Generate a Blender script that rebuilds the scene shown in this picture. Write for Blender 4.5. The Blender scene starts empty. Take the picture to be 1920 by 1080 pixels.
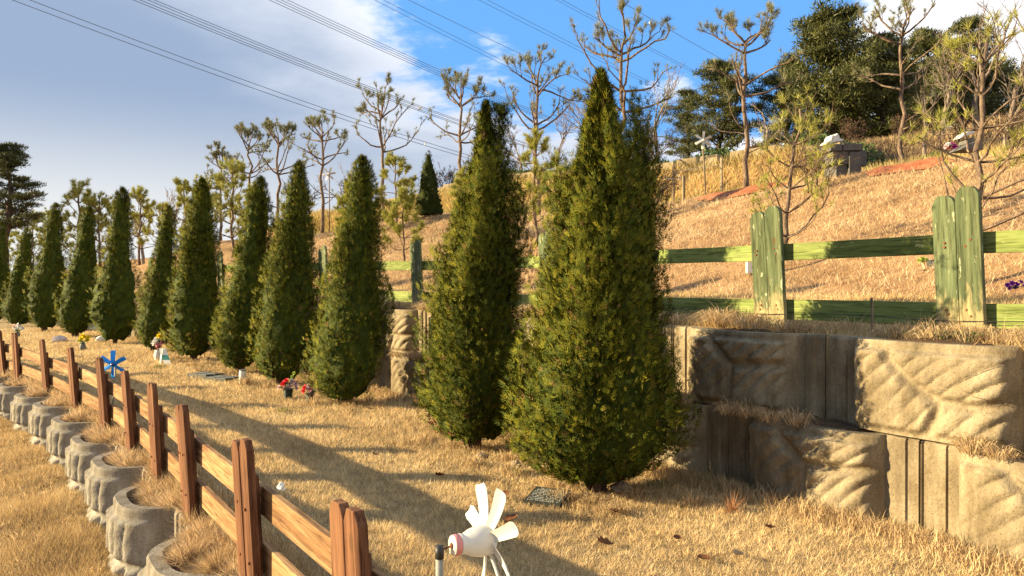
import bpy, math, random
import numpy as np
from mathutils import Vector, Matrix

# ------------------------------------------------------------------ camera, sky, sun, exposure
SC = bpy.context.scene
COL = SC.collection
EYE = 1.55; F = 1390.0; CX = 960.0; HY = 535.0          # pixel scale of the 1920x1080 photograph
cam_d = bpy.data.cameras.new('camera'); cam = bpy.data.objects.new('camera', cam_d); COL.objects.link(cam)
cam.location = (0, 0, EYE)
cam_d.sensor_width = 36.0; cam_d.lens = F / 1920 * 36.0
cam.rotation_euler = (math.radians(90 - 0.2), 0, 0)
cam_d.clip_start = 0.05; cam_d.clip_end = 6000
SC.camera = cam

SUN_EL = math.radians(15.5)
SUN_AZ = math.atan2(0.0, -1.0)                           # direction towards the sun, seen from above
sun_dir = Vector((math.cos(SUN_AZ) * math.cos(SUN_EL), math.sin(SUN_AZ) * math.cos(SUN_EL), math.sin(SUN_EL)))
sl = bpy.data.lights.new('sun', 'SUN'); sl.energy = 5.0; sl.angle = math.radians(0.5); sl.color = (1.0, 0.80, 0.47)
so = bpy.data.objects.new('sun', sl); COL.objects.link(so)
so.rotation_euler = sun_dir.to_track_quat('Z', 'Y').to_euler()

W = bpy.data.worlds.new('World'); SC.world = W; W.use_nodes = True
wn = W.node_tree.nodes; wl = W.node_tree.links; wn.clear()
def WN(t, **k):
    n = wn.new(t)
    for a, b in k.items(): setattr(n, a, b)
    return n
def wmath(op, a, b=None, c=None):
    n = WN('ShaderNodeMath', operation=op)
    for i, v in enumerate((a, b, c)):
        if v is None: continue
        if isinstance(v, (int, float)): n.inputs[i].default_value = v
        else: wl.new(v, n.inputs[i])
    return n.outputs[0]
def wsmooth(v, lo, hi):
    n = WN('ShaderNodeMapRange', interpolation_type='SMOOTHSTEP')
    wl.new(v, n.inputs['Value']); n.inputs['From Min'].default_value = lo; n.inputs['From Max'].default_value = hi
    return n.outputs[0]
def wmix(f, a, b):
    n = WN('ShaderNodeMix', data_type='RGBA')
    if isinstance(f, (int, float)): n.inputs[0].default_value = f
    else: wl.new(f, n.inputs[0])
    for i, v in ((6, a), (7, b)):
        if isinstance(v, tuple): n.inputs[i].default_value = (*v, 1)
        else: wl.new(v, n.inputs[i])
    return n.outputs[2]
sky = WN('ShaderNodeTexSky', sky_type='NISHITA'); sky.sun_disc = False
sky.sun_elevation = SUN_EL; sky.sun_rotation = math.atan2(sun_dir.x, sun_dir.y)
sky.altitude = 200; sky.air_density = 1.0; sky.dust_density = 0.3; sky.ozone_density = 3.0
tc = WN('ShaderNodeTexCoord'); sp = WN('ShaderNodeSeparateXYZ'); wl.new(tc.outputs['Generated'], sp.inputs[0])
den = wmath('MAXIMUM', wmath('ADD', sp.outputs[2], 0.12), 0.06)
cmb = WN('ShaderNodeCombineXYZ')
wl.new(wmath('DIVIDE', sp.outputs[0], den), cmb.inputs[0]); wl.new(wmath('DIVIDE', sp.outputs[1], den), cmb.inputs[1])
def wnoise(scale, detail, rough, off=(0, 0, 0), dist=0.0):
    m = WN('ShaderNodeMapping'); wl.new(cmb.outputs[0], m.inputs[0]); m.inputs['Location'].default_value = off
    n = WN('ShaderNodeTexNoise'); wl.new(m.outputs[0], n.inputs['Vector'])
    n.inputs['Scale'].default_value = scale; n.inputs['Detail'].default_value = detail
    n.inputs['Roughness'].default_value = rough; n.inputs['Distortion'].default_value = dist
    return n.outputs['Fac']
n_big = wnoise(0.8, 8, 0.56, (3.1, 1.7, 0), 0.25)
n_fine = wnoise(2.6, 9, 0.62, (7.3, 2.2, 4))
az = wmath('ARCTAN2', sp.outputs[0], sp.outputs[1])                         # 0 ahead, + right
el = wmath('ARCSINE', sp.outputs[2])
# a cloud bank covers the sunny side of the sky, breaks up ahead, and a second bank stands over the forest
edge = wmath('SUBTRACT', 1.00, wmath('ADD', wmath('MULTIPLY', el, 3.1), az))
right = wmath('MULTIPLY', wsmooth(az, 0.24, 0.50), 0.62)
nz = wmath('ADD', wmath('MULTIPLY', wmath('SUBTRACT', n_big, 0.5), 1.9), wmath('MULTIPLY', wmath('SUBTRACT', n_fine, 0.5), 1.0))
bankc = wmath('MINIMUM', wmath('MAXIMUM', wmath('MULTIPLY', edge, 0.75), wmath('SUBTRACT', right, 0.40)), 0.75)
cov = wmath('ADD', bankc, wmath('MULTIPLY', nz, 0.62))
mask = wsmooth(cov, -0.02, 0.15)
n_shade = wnoise(0.45, 4, 0.5, (1.3, 9.2, 2))
thick = wsmooth(wmath('ADD', wmath('ADD', bankc, wmath('MULTIPLY', nz, 0.22)), wmath('MULTIPLY', wmath('SUBTRACT', n_shade, 0.5), 0.65)), -0.06, 0.50)
thick = wmath('MULTIPLY', thick, wmath('SUBTRACT', 1.0, wmath('MULTIPLY', wsmooth(az, 0.2, 0.4), 0.8)))
SKYC = 0.84
ccol = wmix(thick, (9.6 * SKYC, 9.6 * SKYC, 9.8 * SKYC), (2.55 * SKYC, 3.35 * SKYC, 4.75 * SKYC))
low = wmath('MULTIPLY', wmath('SUBTRACT', 1.0, wsmooth(el, 0.05, 0.25)), wmath('SUBTRACT', 1.0, wsmooth(az, -0.5, 0.25)))
ccol = wmix(wmath('MULTIPLY', low, 0.80), ccol, (7.6 * SKYC, 7.5 * SKYC, 7.1 * SKYC))
blue = wmix(0.88, sky.outputs[0], (1.3 * SKYC, 3.7 * SKYC, 7.9 * SKYC))
tot = wmix(mask, blue, ccol)
bg = WN('ShaderNodeBackground'); wl.new(tot, bg.inputs[0]); bg.inputs[1].default_value = 0.05
wo = WN('ShaderNodeOutputWorld'); wl.new(bg.outputs[0], wo.inputs[0])

vs = SC.view_settings; vs.view_transform = 'Standard'; vs.look = 'None'; vs.gamma = 1.0; vs.exposure = 1.72
vs.use_curve_mapping = False
SC.cycles.max_bounces = 6; SC.cycles.transparent_max_bounces = 6
SC.cycles.use_adaptive_sampling = True; SC.cycles.use_denoising = True
SC.cycles.denoiser = 'OPENIMAGEDENOISE'; SC.cycles.denoising_prefilter = 'NONE'; SC.cycles.denoising_input_passes = 'RGB_ALBEDO_NORMAL'

# ------------------------------------------------------------------ helpers
RNG = np.random.default_rng(7)
random.seed(7)

def mesh(name, V, faces, smooth=False, col=None):
    """faces: an (N,3)/(N,4) array or a list of such arrays"""
    V = np.asarray(V, dtype=np.float32).reshape(-1, 3)
    if isinstance(faces, np.ndarray): faces = [faces]
    faces = [np.asarray(f, dtype=np.int32) for f in faces if len(f)]
    me = bpy.data.meshes.new(name)
    loops = np.concatenate([f.ravel() for f in faces])
    tot_ = np.concatenate([np.full(len(f), f.shape[1], dtype=np.int32) for f in faces])
    start = np.concatenate(([0], np.cumsum(tot_)[:-1])).astype(np.int32)
    me.vertices.add(len(V)); me.vertices.foreach_set('co', V.ravel())
    me.loops.add(len(loops)); me.loops.foreach_set('vertex_index', loops)
    me.polygons.add(len(tot_)); me.polygons.foreach_set('loop_start', start); me.polygons.foreach_set('loop_total', tot_)
    me.polygons.foreach_set('use_smooth', np.full(len(tot_), bool(smooth), dtype=bool))
    if col is not None:
        a = me.color_attributes.new('col', 'FLOAT_COLOR', 'POINT')
        c = np.ones((len(V), 4), dtype=np.float32); c[:, :3] = col; a.data.foreach_set('color', c.ravel())
    me.update(calc_edges=True); me.validate()
    return me

def obj(name, me, mat=None, parent=None, loc=None, rot=None, label=None, cat=None, group=None, kind=None):
    o = bpy.data.objects.new(name, me); COL.objects.link(o)
    if mat is not None and me is not None and not me.materials: me.materials.append(mat)
    if parent is not None: o.parent = parent
    if loc is not None: o.location = loc
    if rot is not None: o.rotation_euler = rot
    if label: o['label'] = label
    if cat: o['category'] = cat
    if group: o['group'] = group
    if kind: o['kind'] = kind
    return o
def thing(name, label, cat, loc=(0, 0, 0), rz=0.0, group=None):
    return obj(name, None, loc=loc, rot=(0, 0, rz), label=label, cat=cat, group=group)

class G:                                                 # geometry collector
    def __init__(s): s.v = []; s.f4 = []; s.f3 = []; s.n = 0; s.c = []
    def add(s, V, q=None, t=None, col=None):
        V = np.asarray(V, dtype=float).reshape(-1, 3)
        if q is not None and len(q): s.f4.append(np.asarray(q) + s.n)
        if t is not None and len(t): s.f3.append(np.asarray(t) + s.n)
        s.v.append(V); s.n += len(V)
        if col is not None:
            c = np.asarray(col, dtype=float)
            s.c.append(np.broadcast_to(c, (len(V), 3)) if c.ndim == 1 else c)
    def tube(s, P, R, m=6, cap=True):
        P = np.asarray(P, float); k = len(P); R = np.broadcast_to(np.asarray(R, float), (k,))
        T = np.gradient(P, axis=0); T /= np.linalg.norm(T, axis=1)[:, None] + 1e-9
        ref = np.array([0.0, 0, 1.0]) if abs(T[0, 2]) < 0.9 else np.array([1.0, 0, 0])
        A = np.cross(T, ref); A /= np.linalg.norm(A, axis=1)[:, None] + 1e-9
        B = np.cross(T, A)
        an = np.arange(m) * 2 * np.pi / m
        V = P[:, None] + R[:, None, None] * (np.cos(an)[None, :, None] * A[:, None] + np.sin(an)[None, :, None] * B[:, None])
        i, j = np.meshgrid(np.arange(k - 1), np.arange(m), indexing='ij')
        q = np.stack([i * m + j, i * m + (j + 1) % m, (i + 1) * m + (j + 1) % m, (i + 1) * m + j], -1).reshape(-1, 4)
        t = []
        if cap:
            for j in range(1, m - 1): t += [[0, j + 1, j], [(k - 1) * m, (k - 1) * m + j, (k - 1) * m + j + 1]]
        s.add(V, q, t if cap else None)
    def box(s, lo, hi):
        x0, y0, z0 = lo; x1, y1, z1 = hi
        V = [(x0, y0, z0), (x1, y0, z0), (x1, y1, z0), (x0, y1, z0), (x0, y0, z1), (x1, y0, z1), (x1, y1, z1), (x0, y1, z1)]
        s.add(V, [[0, 3, 2, 1], [4, 5, 6, 7], [0, 1, 5, 4], [1, 2, 6, 5], [2, 3, 7, 6], [3, 0, 4, 7]])
    def lathe(s, prof, m=16, M=None, closed=False):
        prof = np.asarray(prof, float); k = len(prof); an = np.arange(m) * 2 * np.pi / m
        V = np.stack([prof[:, None, 0] * np.cos(an), prof[:, None, 0] * np.sin(an), np.repeat(prof[:, 1:2], m, 1)], -1).reshape(-1, 3)
        if M is not None: V = V @ np.array(M.to_3x3()).T + np.array(M.translation)
        i, j = np.meshgrid(np.arange(k - 1), np.arange(m), indexing='ij')
        q = np.stack([i * m + j, i * m + (j + 1) % m, (i + 1) * m + (j + 1) % m, (i + 1) * m + j], -1).reshape(-1, 4)
        s.add(V, q)
    def mesh(s, name, smooth=False):
        V = np.concatenate(s.v)
        fs = []
        if s.f4: fs.append(np.concatenate(s.f4))
        if s.f3: fs.append(np.concatenate(s.f3))
        return mesh(name, V, fs, smooth, np.concatenate(s.c) if s.c else None)

def poly_prism(pts, d0, d1, axis='y'):
    """outline pts (x,z) extruded along y"""
    n = len(pts)
    V = [(p[0], d0, p[1]) for p in pts] + [(p[0], d1, p[1]) for p in pts]
    fs = [list(range(n)), list(range(2 * n - 1, n - 1, -1))]
    for i in range(n): fs.append([i, n + i, n + (i + 1) % n, (i + 1) % n][::1])
    return V, fs
def pymesh(name, V, fs, smooth=False, bevel=0):
    me = bpy.data.meshes.new(name); me.from_pydata(V, [], fs); me.update()
    import bmesh
    bm = bmesh.new(); bm.from_mesh(me)
    bmesh.ops.recalc_face_normals(bm, faces=bm.faces)
    if bevel: bmesh.ops.bevel(bm, geom=list(bm.edges), offset=bevel, segments=1, affect='EDGES')
    bm.to_mesh(me); bm.free()
    if smooth:
        for p in me.polygons: p.use_smooth = True
    return me

# -- materials
def mat(name, base=(0.5, 0.5, 0.5), rough=0.7, spec=0.3):
    m = bpy.data.materials.new(name); m.use_nodes = True
    b = m.node_tree.nodes['Principled BSDF']
    b.inputs['Base Color'].default_value = (*base, 1); b.inputs['Roughness'].default_value = rough
    b.inputs['Specular IOR Level'].default_value = spec
    return m, m.node_tree.nodes, m.node_tree.links, b
def tex(ns, ls, scale, detail=4, rough=0.55, vec='Object', mscale=(1, 1, 1), kind='ShaderNodeTexNoise', geo=False):
    if geo: src = ns.new('ShaderNodeNewGeometry').outputs['Position']
    else: src = ns.new('ShaderNodeTexCoord').outputs[vec]
    mp = ns.new('ShaderNodeMapping'); mp.inputs['Scale'].default_value = mscale; ls.new(src, mp.inputs[0])
    n = ns.new(kind); ls.new(mp.outputs[0], n.inputs['Vector']); n.inputs['Scale'].default_value = scale
    if kind == 'ShaderNodeTexNoise': n.inputs['Detail'].default_value = detail; n.inputs['Roughness'].default_value = rough
    return n
def ramp(ns, ls, fac, stops):
    r = ns.new('ShaderNodeValToRGB'); ls.new(fac, r.inputs[0])
    e = r.color_ramp.elements
    while len(e) < len(stops): e.new(0.5)
    for el, (p, c) in zip(e, stops): el.position = p; el.color = (*c, 1) if len(c) == 3 else c
    return r.outputs[0]
def mixc(ns, ls, f, a, b, mode='MIX'):
    n = ns.new('ShaderNodeMix'); n.data_type = 'RGBA'; n.blend_type = mode
    if isinstance(f, (int, float)): n.inputs[0].default_value = f
    else: ls.new(f, n.inputs[0])
    for i, v in ((6, a), (7, b)):
        if isinstance(v, tuple): n.inputs[i].default_value = (*v, 1)
        else: ls.new(v, n.inputs[i])
    return n.outputs[2]
def bump(ns, ls, b, h, strength=0.4, dist=0.01):
    n = ns.new('ShaderNodeBump'); n.inputs['Strength'].default_value = strength; n.inputs['Distance'].default_value = dist
    ls.new(h, n.inputs['Height']); ls.new(n.outputs[0], b.inputs['Normal'])

def mat_attr(name, rough=0.7, trans=0.3, tint=(1, 1, 1), spec=0.2):
    """blades, leaves and needles: colour from the mesh, light passing through"""
    m, ns, ls, b = mat(name, rough=rough, spec=spec)
    a = ns.new('ShaderNodeAttribute'); a.attribute_name = 'col'
    c = mixc(ns, ls, 1.0, a.outputs['Color'], tint, 'MULTIPLY')
    ls.new(c, b.inputs['Base Color'])
    t = ns.new('ShaderNodeBsdfTranslucent'); ls.new(c, t.inputs[0])
    mx = ns.new('ShaderNodeMixShader'); mx.inputs[0].default_value = trans
    ls.new(b.outputs[0], mx.inputs[1]); ls.new(t.outputs[0], mx.inputs[2])
    ls.new(mx.outputs[0], ns['Material Output'].inputs[0])
    return m
M = {}
M['blade'] = mat_attr('dry_grass_blade', 0.75, 0.30, spec=0.1)
M['thuja'] = mat_attr('thuja_leaf', 0.75, 0.06, spec=0.10)
M['needle'] = mat_attr('pine_needle', 0.55, 0.2, spec=0.3)
M['petal'] = mat_attr('petal', 0.6, 0.3)

def mat_ground(name, stops, scale=9.0):
    m, ns, ls, b = mat(name, rough=0.95, spec=0.05)
    n1 = tex(ns, ls, scale, 8, 0.7, geo=True); n2 = tex(ns, ls, 0.9, 3, 0.5, geo=True)
    n3 = tex(ns, ls, 90, 3, 0.6, geo=True)
    f = ns.new('ShaderNodeMath'); f.operation = 'ADD'; ls.new(n1.outputs['Fac'], f.inputs[0])
    g = ns.new('ShaderNodeMath'); g.operation = 'MULTIPLY_ADD'; ls.new(n2.outputs['Fac'], g.inputs[0]); g.inputs[1].default_value = 0.5; g.inputs[2].default_value = -0.25
    ls.new(g.outputs[0], f.inputs[1])
    c = ramp(ns, ls, f.outputs[0], stops)
    c = mixc(ns, ls, 0.55, c, ramp(ns, ls, n3.outputs['Fac'], [(0.3, (0.35, 0.33, 0.3)), (0.7, (1.3, 1.3, 1.3))]), 'MULTIPLY')
    ls.new(c, b.inputs['Base Color']); bump(ns, ls, b, n3.outputs['Fac'], 0.8, 0.03)
    return m
M['lawn'] = mat_ground('dry_lawn_thatch', [(0.3, (0.27, 0.18, 0.085)), (0.5, (0.44, 0.315, 0.16)), (0.7, (0.56, 0.42, 0.225))])
M['bank'] = mat_ground('dry_bank_thatch', [(0.3, (0.26, 0.14, 0.065)), (0.5, (0.42, 0.25, 0.12)), (0.7, (0.52, 0.33, 0.165))], 4)
M['soil'] = mat_ground('soil', [(0.3, (0.07, 0.045, 0.025)), (0.55, (0.13, 0.085, 0.05)), (0.75, (0.22, 0.15, 0.08))], 14)
M['floor'] = mat_ground('leaf_litter', [(0.3, (0.06, 0.04, 0.025)), (0.5, (0.13, 0.08, 0.045)), (0.7, (0.22, 0.15, 0.08))], 3)
M['clay'] = mat_ground('red_clay', [(0.3, (0.30, 0.10, 0.05)), (0.5, (0.42, 0.16, 0.08)), (0.7, (0.50, 0.26, 0.14))], 6)
M['distant'] = mat_ground('distant_land', [(0.3, (0.08, 0.08, 0.05)), (0.7, (0.16, 0.14, 0.09))], 0.02)

def mat_concrete(name, c0, c1, c2):
    m, ns, ls, b = mat(name, rough=0.9, spec=0.15)
    n1 = tex(ns, ls, 2.2, 7, 0.62); n2 = tex(ns, ls, 60, 4, 0.7); n3 = tex(ns, ls, 9, 6, 0.65, mscale=(1, 1, 0.22))
    vo = tex(ns, ls, 55, kind='ShaderNodeTexVoronoi')
    inf = ns.new('ShaderNodeObjectInfo')
    c = ramp(ns, ls, n1.outputs['Fac'], [(0.3, c0), (0.55, c1), (0.75, c2)])
    c = mixc(ns, ls, 0.7, c, ramp(ns, ls, n3.outputs['Fac'], [(0.35, (0.5, 0.45, 0.38)), (0.6, (1.1, 1.1, 1.1))]), 'MULTIPLY')
    c = mixc(ns, ls, 0.5, c, ramp(ns, ls, n2.outputs['Fac'], [(0.3, (0.6, 0.6, 0.6)), (0.7, (1.25, 1.25, 1.25))]), 'MULTIPLY')
    pit = ramp(ns, ls, vo.outputs['Distance'], [(0.05, (0.35, 0.33, 0.3)), (0.16, (1, 1, 1))])
    c = mixc(ns, ls, 0.55, c, pit, 'MULTIPLY')
    c = mixc(ns, ls, 0.35, c, ramp(ns, ls, inf.outputs['Random'], [(0, (0.8, 0.78, 0.76)), (1, (1.12, 1.1, 1.05))]), 'MULTIPLY')
    ls.new(c, b.inputs['Base Color'])
    h = ns.new('ShaderNodeMath'); h.operation = 'MULTIPLY_ADD'; ls.new(n2.outputs['Fac'], h.inputs[0]); h.inputs[1].default_value = 0.7
    ls.new(pit, h.inputs[2]); bump(ns, ls, b, h.outputs[0], 1.0, 0.010)
    return m
M['concrete'] = mat_concrete('concrete', (0.175, 0.14, 0.088), (0.285, 0.232, 0.15), (0.37, 0.31, 0.21))
M['granite'] = mat_concrete('grey_granite', (0.10, 0.10, 0.095), (0.17, 0.165, 0.155), (0.25, 0.24, 0.225))
M['concrete_grey'] = mat_concrete('weathered_grey_concrete', (0.17, 0.15, 0.12), (0.28, 0.255, 0.21), (0.37, 0.345, 0.295))
M['rock'] = mat_concrete('pale_rock', (0.26, 0.2, 0.13), (0.4, 0.32, 0.22), (0.5, 0.43, 0.33))

def mat_wood(name, dark, mid, light, worn=None, wornfac=0.55, axis='z', foot=None):
    ms = {'z': (9, 9, 0.55), 'x': (0.55, 9, 9)}[axis]
    m, ns, ls, b = mat(name, rough=0.88, spec=0.12)
    inf = ns.new('ShaderNodeObjectInfo')
    tcn = ns.new('ShaderNodeTexCoord'); mp = ns.new('ShaderNodeMapping'); mp.inputs['Scale'].default_value = ms
    ls.new(tcn.outputs['Object'], mp.inputs[0])
    off = ns.new('ShaderNodeVectorMath'); off.operation = 'SCALE'; cb = ns.new('ShaderNodeCombineXYZ')
    for i in range(3): ls.new(inf.outputs['Random'], cb.inputs[i])
    ls.new(cb.outputs[0], off.inputs[0]); off.inputs['Scale'].default_value = 37.0
    ls.new(off.outputs[0], mp.inputs['Location'])
    def nz(sc, det, rg, dist=0.0):
        n = ns.new('ShaderNodeTexNoise'); ls.new(mp.outputs[0], n.inputs['Vector'])
        n.inputs['Scale'].default_value = sc; n.inputs['Detail'].default_value = det; n.inputs['Roughness'].default_value = rg
        n.inputs['Distortion'].default_value = dist
        return n.outputs['Fac']
    g1 = nz(1.6, 6, 0.65, 0.6); g2 = nz(7, 4, 0.7, 0.3)
    m3 = ns.new('ShaderNodeMapping'); m3.inputs['Scale'].default_value = {'z': (26, 26, 7), 'x': (7, 26, 26)}[axis]; ls.new(tcn.outputs['Object'], m3.inputs[0]); ls.new(off.outputs[0], m3.inputs['Location'])
    n3 = ns.new('ShaderNodeTexNoise'); ls.new(m3.outputs[0], n3.inputs['Vector']); n3.inputs['Scale'].default_value = 1.0; n3.inputs['Detail'].default_value = 6; n3.inputs['Roughness'].default_value = 0.62
    g3 = n3.outputs['Fac']
    c = ramp(ns, ls, g1, [(0.3, dark), (0.5, mid), (0.7, light)])
    c = mixc(ns, ls, 0.75, c, ramp(ns, ls, g2, [(0.36, (0.28, 0.25, 0.22)), (0.47, (0.85, 0.84, 0.82)), (0.62, (1.2, 1.2, 1.2))]), 'MULTIPLY')
    c = mixc(ns, ls, 0.6, c, ramp(ns, ls, inf.outputs['Random'], [(0, (0.7, 0.68, 0.66)), (1, (1.2, 1.2, 1.2))]), 'MULTIPLY')
    if worn:
        c = mixc(ns, ls, ramp(ns, ls, g3, [(wornfac, (0, 0, 0)), (wornfac + 0.06, (1, 1, 1))]), c, worn)
    if foot:                                              # bare weathered wood where the paint has gone near the soil
        sx = ns.new('ShaderNodeSeparateXYZ'); ls.new(tcn.outputs['Object'], sx.inputs[0])
        a = ns.new('ShaderNodeMath'); a.operation = 'MULTIPLY_ADD'; ls.new(g3, a.inputs[0]); a.inputs[1].default_value = 0.9
        ls.new(sx.outputs[2], a.inputs[2])
        mr = ns.new('ShaderNodeMapRange'); ls.new(a.outputs[0], mr.inputs[0]); mr.inputs[1].default_value = 0.86; mr.inputs[2].default_value = 0.62
        c = mixc(ns, ls, mr.outputs[0], c, foot)
    # knots
    vo = ns.new('ShaderNodeTexVoronoi'); mk = ns.new('ShaderNodeMapping')
    mk.inputs['Scale'].default_value = {'z': (5, 5, 2.6), 'x': (2.6, 5, 5)}[axis]; ls.new(tcn.outputs['Object'], mk.inputs[0]); ls.new(off.outputs[0], mk.inputs['Location'])
    ls.new(mk.outputs[0], vo.inputs['Vector']); vo.inputs['Scale'].default_value = 1.0
    c = mixc(ns, ls, ramp(ns, ls, vo.outputs['Distance'], [(0.06, (0.75, 0.75, 0.75)), (0.13, (0, 0, 0))]), c, (0.09, 0.045, 0.02))
    ls.new(c, b.inputs['Base Color']); bump(ns, ls, b, g2, 0.55, 0.006)
    return m
M['green_post'] = mat_wood('worn_green_paint_post', (0.06, 0.078, 0.038), (0.105, 0.13, 0.065), (0.165, 0.18, 0.095), (0.36, 0.36, 0.23), 0.615, 'z', foot=(0.38, 0.29, 0.15))
M['green_rail'] = mat_wood('green_paint_rail', (0.115, 0.15, 0.04), (0.19, 0.235, 0.07), (0.27, 0.305, 0.11), (0.38, 0.37, 0.18), 0.64, 'x')
M['brown_post'] = mat_wood('brown_stained_post', (0.065, 0.027, 0.014), (0.135, 0.06, 0.03), (0.23, 0.115, 0.058), None, 0.6, 'z')
M['pale_rail'] = mat_wood('bare_pine_rail', (0.17, 0.085, 0.038), (0.29, 0.165, 0.078), (0.40, 0.255, 0.13), None, 0.6, 'x')
M['stake'] = mat_wood('grey_stake', (0.12, 0.09, 0.06), (0.22, 0.17, 0.11), (0.34, 0.28, 0.19), None, 0.6, 'z')

def mat_bark(name, a, b_, c_):
    m, ns, ls, b = mat(name, rough=0.95, spec=0.1)
    n = tex(ns, ls, 14, 6, 0.7, mscale=(1, 1, 0.35), geo=True); n2 = tex(ns, ls, 45, 3, 0.6, geo=True)
    c = ramp(ns, ls, n.outputs['Fac'], [(0.32, a), (0.5, b_), (0.68, c_)])
    c = mixc(ns, ls, 0.4, c, ramp(ns, ls, n2.outputs['Fac'], [(0.35, (0.5, 0.5, 0.5)), (0.65, (1.3, 1.3, 1.3))]), 'MULTIPLY')
    ls.new(c, b.inputs['Base Color']); bump(ns, ls, b, n.outputs['Fac'], 0.8, 0.03)
    return m
M['bark'] = mat_bark('pine_bark', (0.05, 0.035, 0.025), (0.15, 0.105, 0.075), (0.30, 0.22, 0.155))
M['bark_dark'] = mat_bark('dark_bark', (0.03, 0.022, 0.016), (0.075, 0.052, 0.038), (0.14, 0.10, 0.07))
M['bark_grey'] = mat_bark('grey_bark', (0.10, 0.075, 0.055), (0.2, 0.155, 0.12), (0.34, 0.28, 0.22))

def simple(name, base, rough=0.5, spec=0.4, var=0.25, sc=20, trans=0.0, metal=0.0):
    m, ns, ls, b = mat(name, base, rough, spec)
    b.inputs['Metallic'].default_value = metal
    n = tex(ns, ls, sc, 5, 0.65)
    c = mixc(ns, ls, var, base, ramp(ns, ls, n.outputs['Fac'], [(0.3, tuple(v * 0.45 for v in base)), (0.65, tuple(min(1, v * 1.15) for v in base))]))
    ls.new(c, b.inputs['Base Color']); bump(ns, ls, b, n.outputs['Fac'], 0.15, 0.003)
    if trans:
        t = ns.new('ShaderNodeBsdfTranslucent'); ls.new(c, t.inputs[0]); mx = ns.new('ShaderNodeMixShader'); mx.inputs[0].default_value = trans
        ls.new(b.outputs[0], mx.inputs[1]); ls.new(t.outputs[0], mx.inputs[2]); ls.new(mx.outputs[0], ns['Material Output'].inputs[0])
    return m
M['white_plastic'] = simple('white_plastic', (0.66, 0.64, 0.58), 0.38, 0.45, 0.12, 14, trans=0.25)
M['pink_plastic'] = simple('faded_pink_plastic', (0.55, 0.20, 0.19), 0.5, 0.4, 0.3, 30)
M['blue_plastic'] = simple('blue_plastic', (0.02, 0.33, 0.80), 0.3, 0.5, 0.15, 10, trans=0.35)
M['blue_dark'] = simple('dark_blue_plastic', (0.01, 0.05, 0.17), 0.35, 0.5, 0.15)
M['metal'] = simple('grey_metal_pole', (0.24, 0.23, 0.19), 0.5, 0.5, 0.35, 25)
M['black_cap'] = simple('black_cap', (0.025, 0.022, 0.02), 0.5, 0.4, 0.3)
M['rust'] = simple('rusty_screw', (0.17, 0.06, 0.025), 0.8, 0.2, 0.6, 80)
M['wire'] = simple('steel_cable', (0.17, 0.19, 0.22), 0.5, 0.4, 0.1, 1)
M['plaque'] = simple('dark_plaque', (0.035, 0.04, 0.035), 0.45, 0.4, 0.4, 18)
M['letter'] = simple('white_engraving', (0.62, 0.62, 0.56), 0.7, 0.2, 0.4, 60)
M['paper_white'] = simple('white_card', (0.74, 0.72, 0.62), 0.7, 0.2, 0.15)
M['paper_green'] = simple('green_card', (0.03, 0.20, 0.15), 0.6, 0.3, 0.15)
M['basket'] = simple('black_basket', (0.02, 0.03, 0.022), 0.45, 0.4, 0.3, 30)
M['vase'] = simple('grey_vase', (0.13, 0.135, 0.125), 0.6, 0.3, 0.3, 20)
M['white_stone'] = simple('white_stone', (0.62, 0.60, 0.55), 0.7, 0.25, 0.25, 12)
M['film'] = simple('clear_wrap', (0.62, 0.56, 0.56), 0.25, 0.6, 0.3, 9, trans=0.4)
M['leaf_dead'] = simple('dead_leaf', (0.17, 0.07, 0.03), 0.8, 0.15, 0.7, 40, trans=0.15)
M['leaf_pale'] = simple('pale_dead_leaf', (0.42, 0.29, 0.16), 0.8, 0.15, 0.5, 40, trans=0.2)
M['photo'] = simple('photo_plate', (0.16, 0.20, 0.24), 0.25, 0.5, 0.5, 8)

# -- the curved terrace: s runs away along the retaining wall, n runs uphill from its face
_ds = 0.05
_s = np.arange(-40, 90, _ds); _phi = math.radians(35) + 0.02 * np.clip(_s - 2, 0, 8)
_x = np.cumsum(-np.sin(_phi)) * _ds; _y = np.cumsum(np.cos(_phi)) * _ds
_i0 = int(round(40 / _ds)); _x += 1.5 - _x[_i0]; _y += 6.3 - _y[_i0]
def PT(s, n):
    s = np.asarray(s, float); n = np.asarray(n, float)
    ph = np.interp(s, _s, _phi)
    return np.interp(s, _s, _x) + n * np.cos(ph), np.interp(s, _s, _y) + n * np.sin(ph)
def heading(s): return float(np.interp(s, _s, _phi))
def sstep(a, b, x):
    t = np.clip((np.asarray(x, float) - a) / (b - a), 0, 1); return t * t * (3 - 2 * t)
def wob(s, n):
    return (np.sin(s * 1.7 + n * .9) + np.sin(s * .63 - n * 2.3 + 1.2) + .7 * np.sin(s * 3.9 + n * 3.1 + .5) + .6 * np.sin(-s * 5.3 + n * 4.7)) / 3.0
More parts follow.
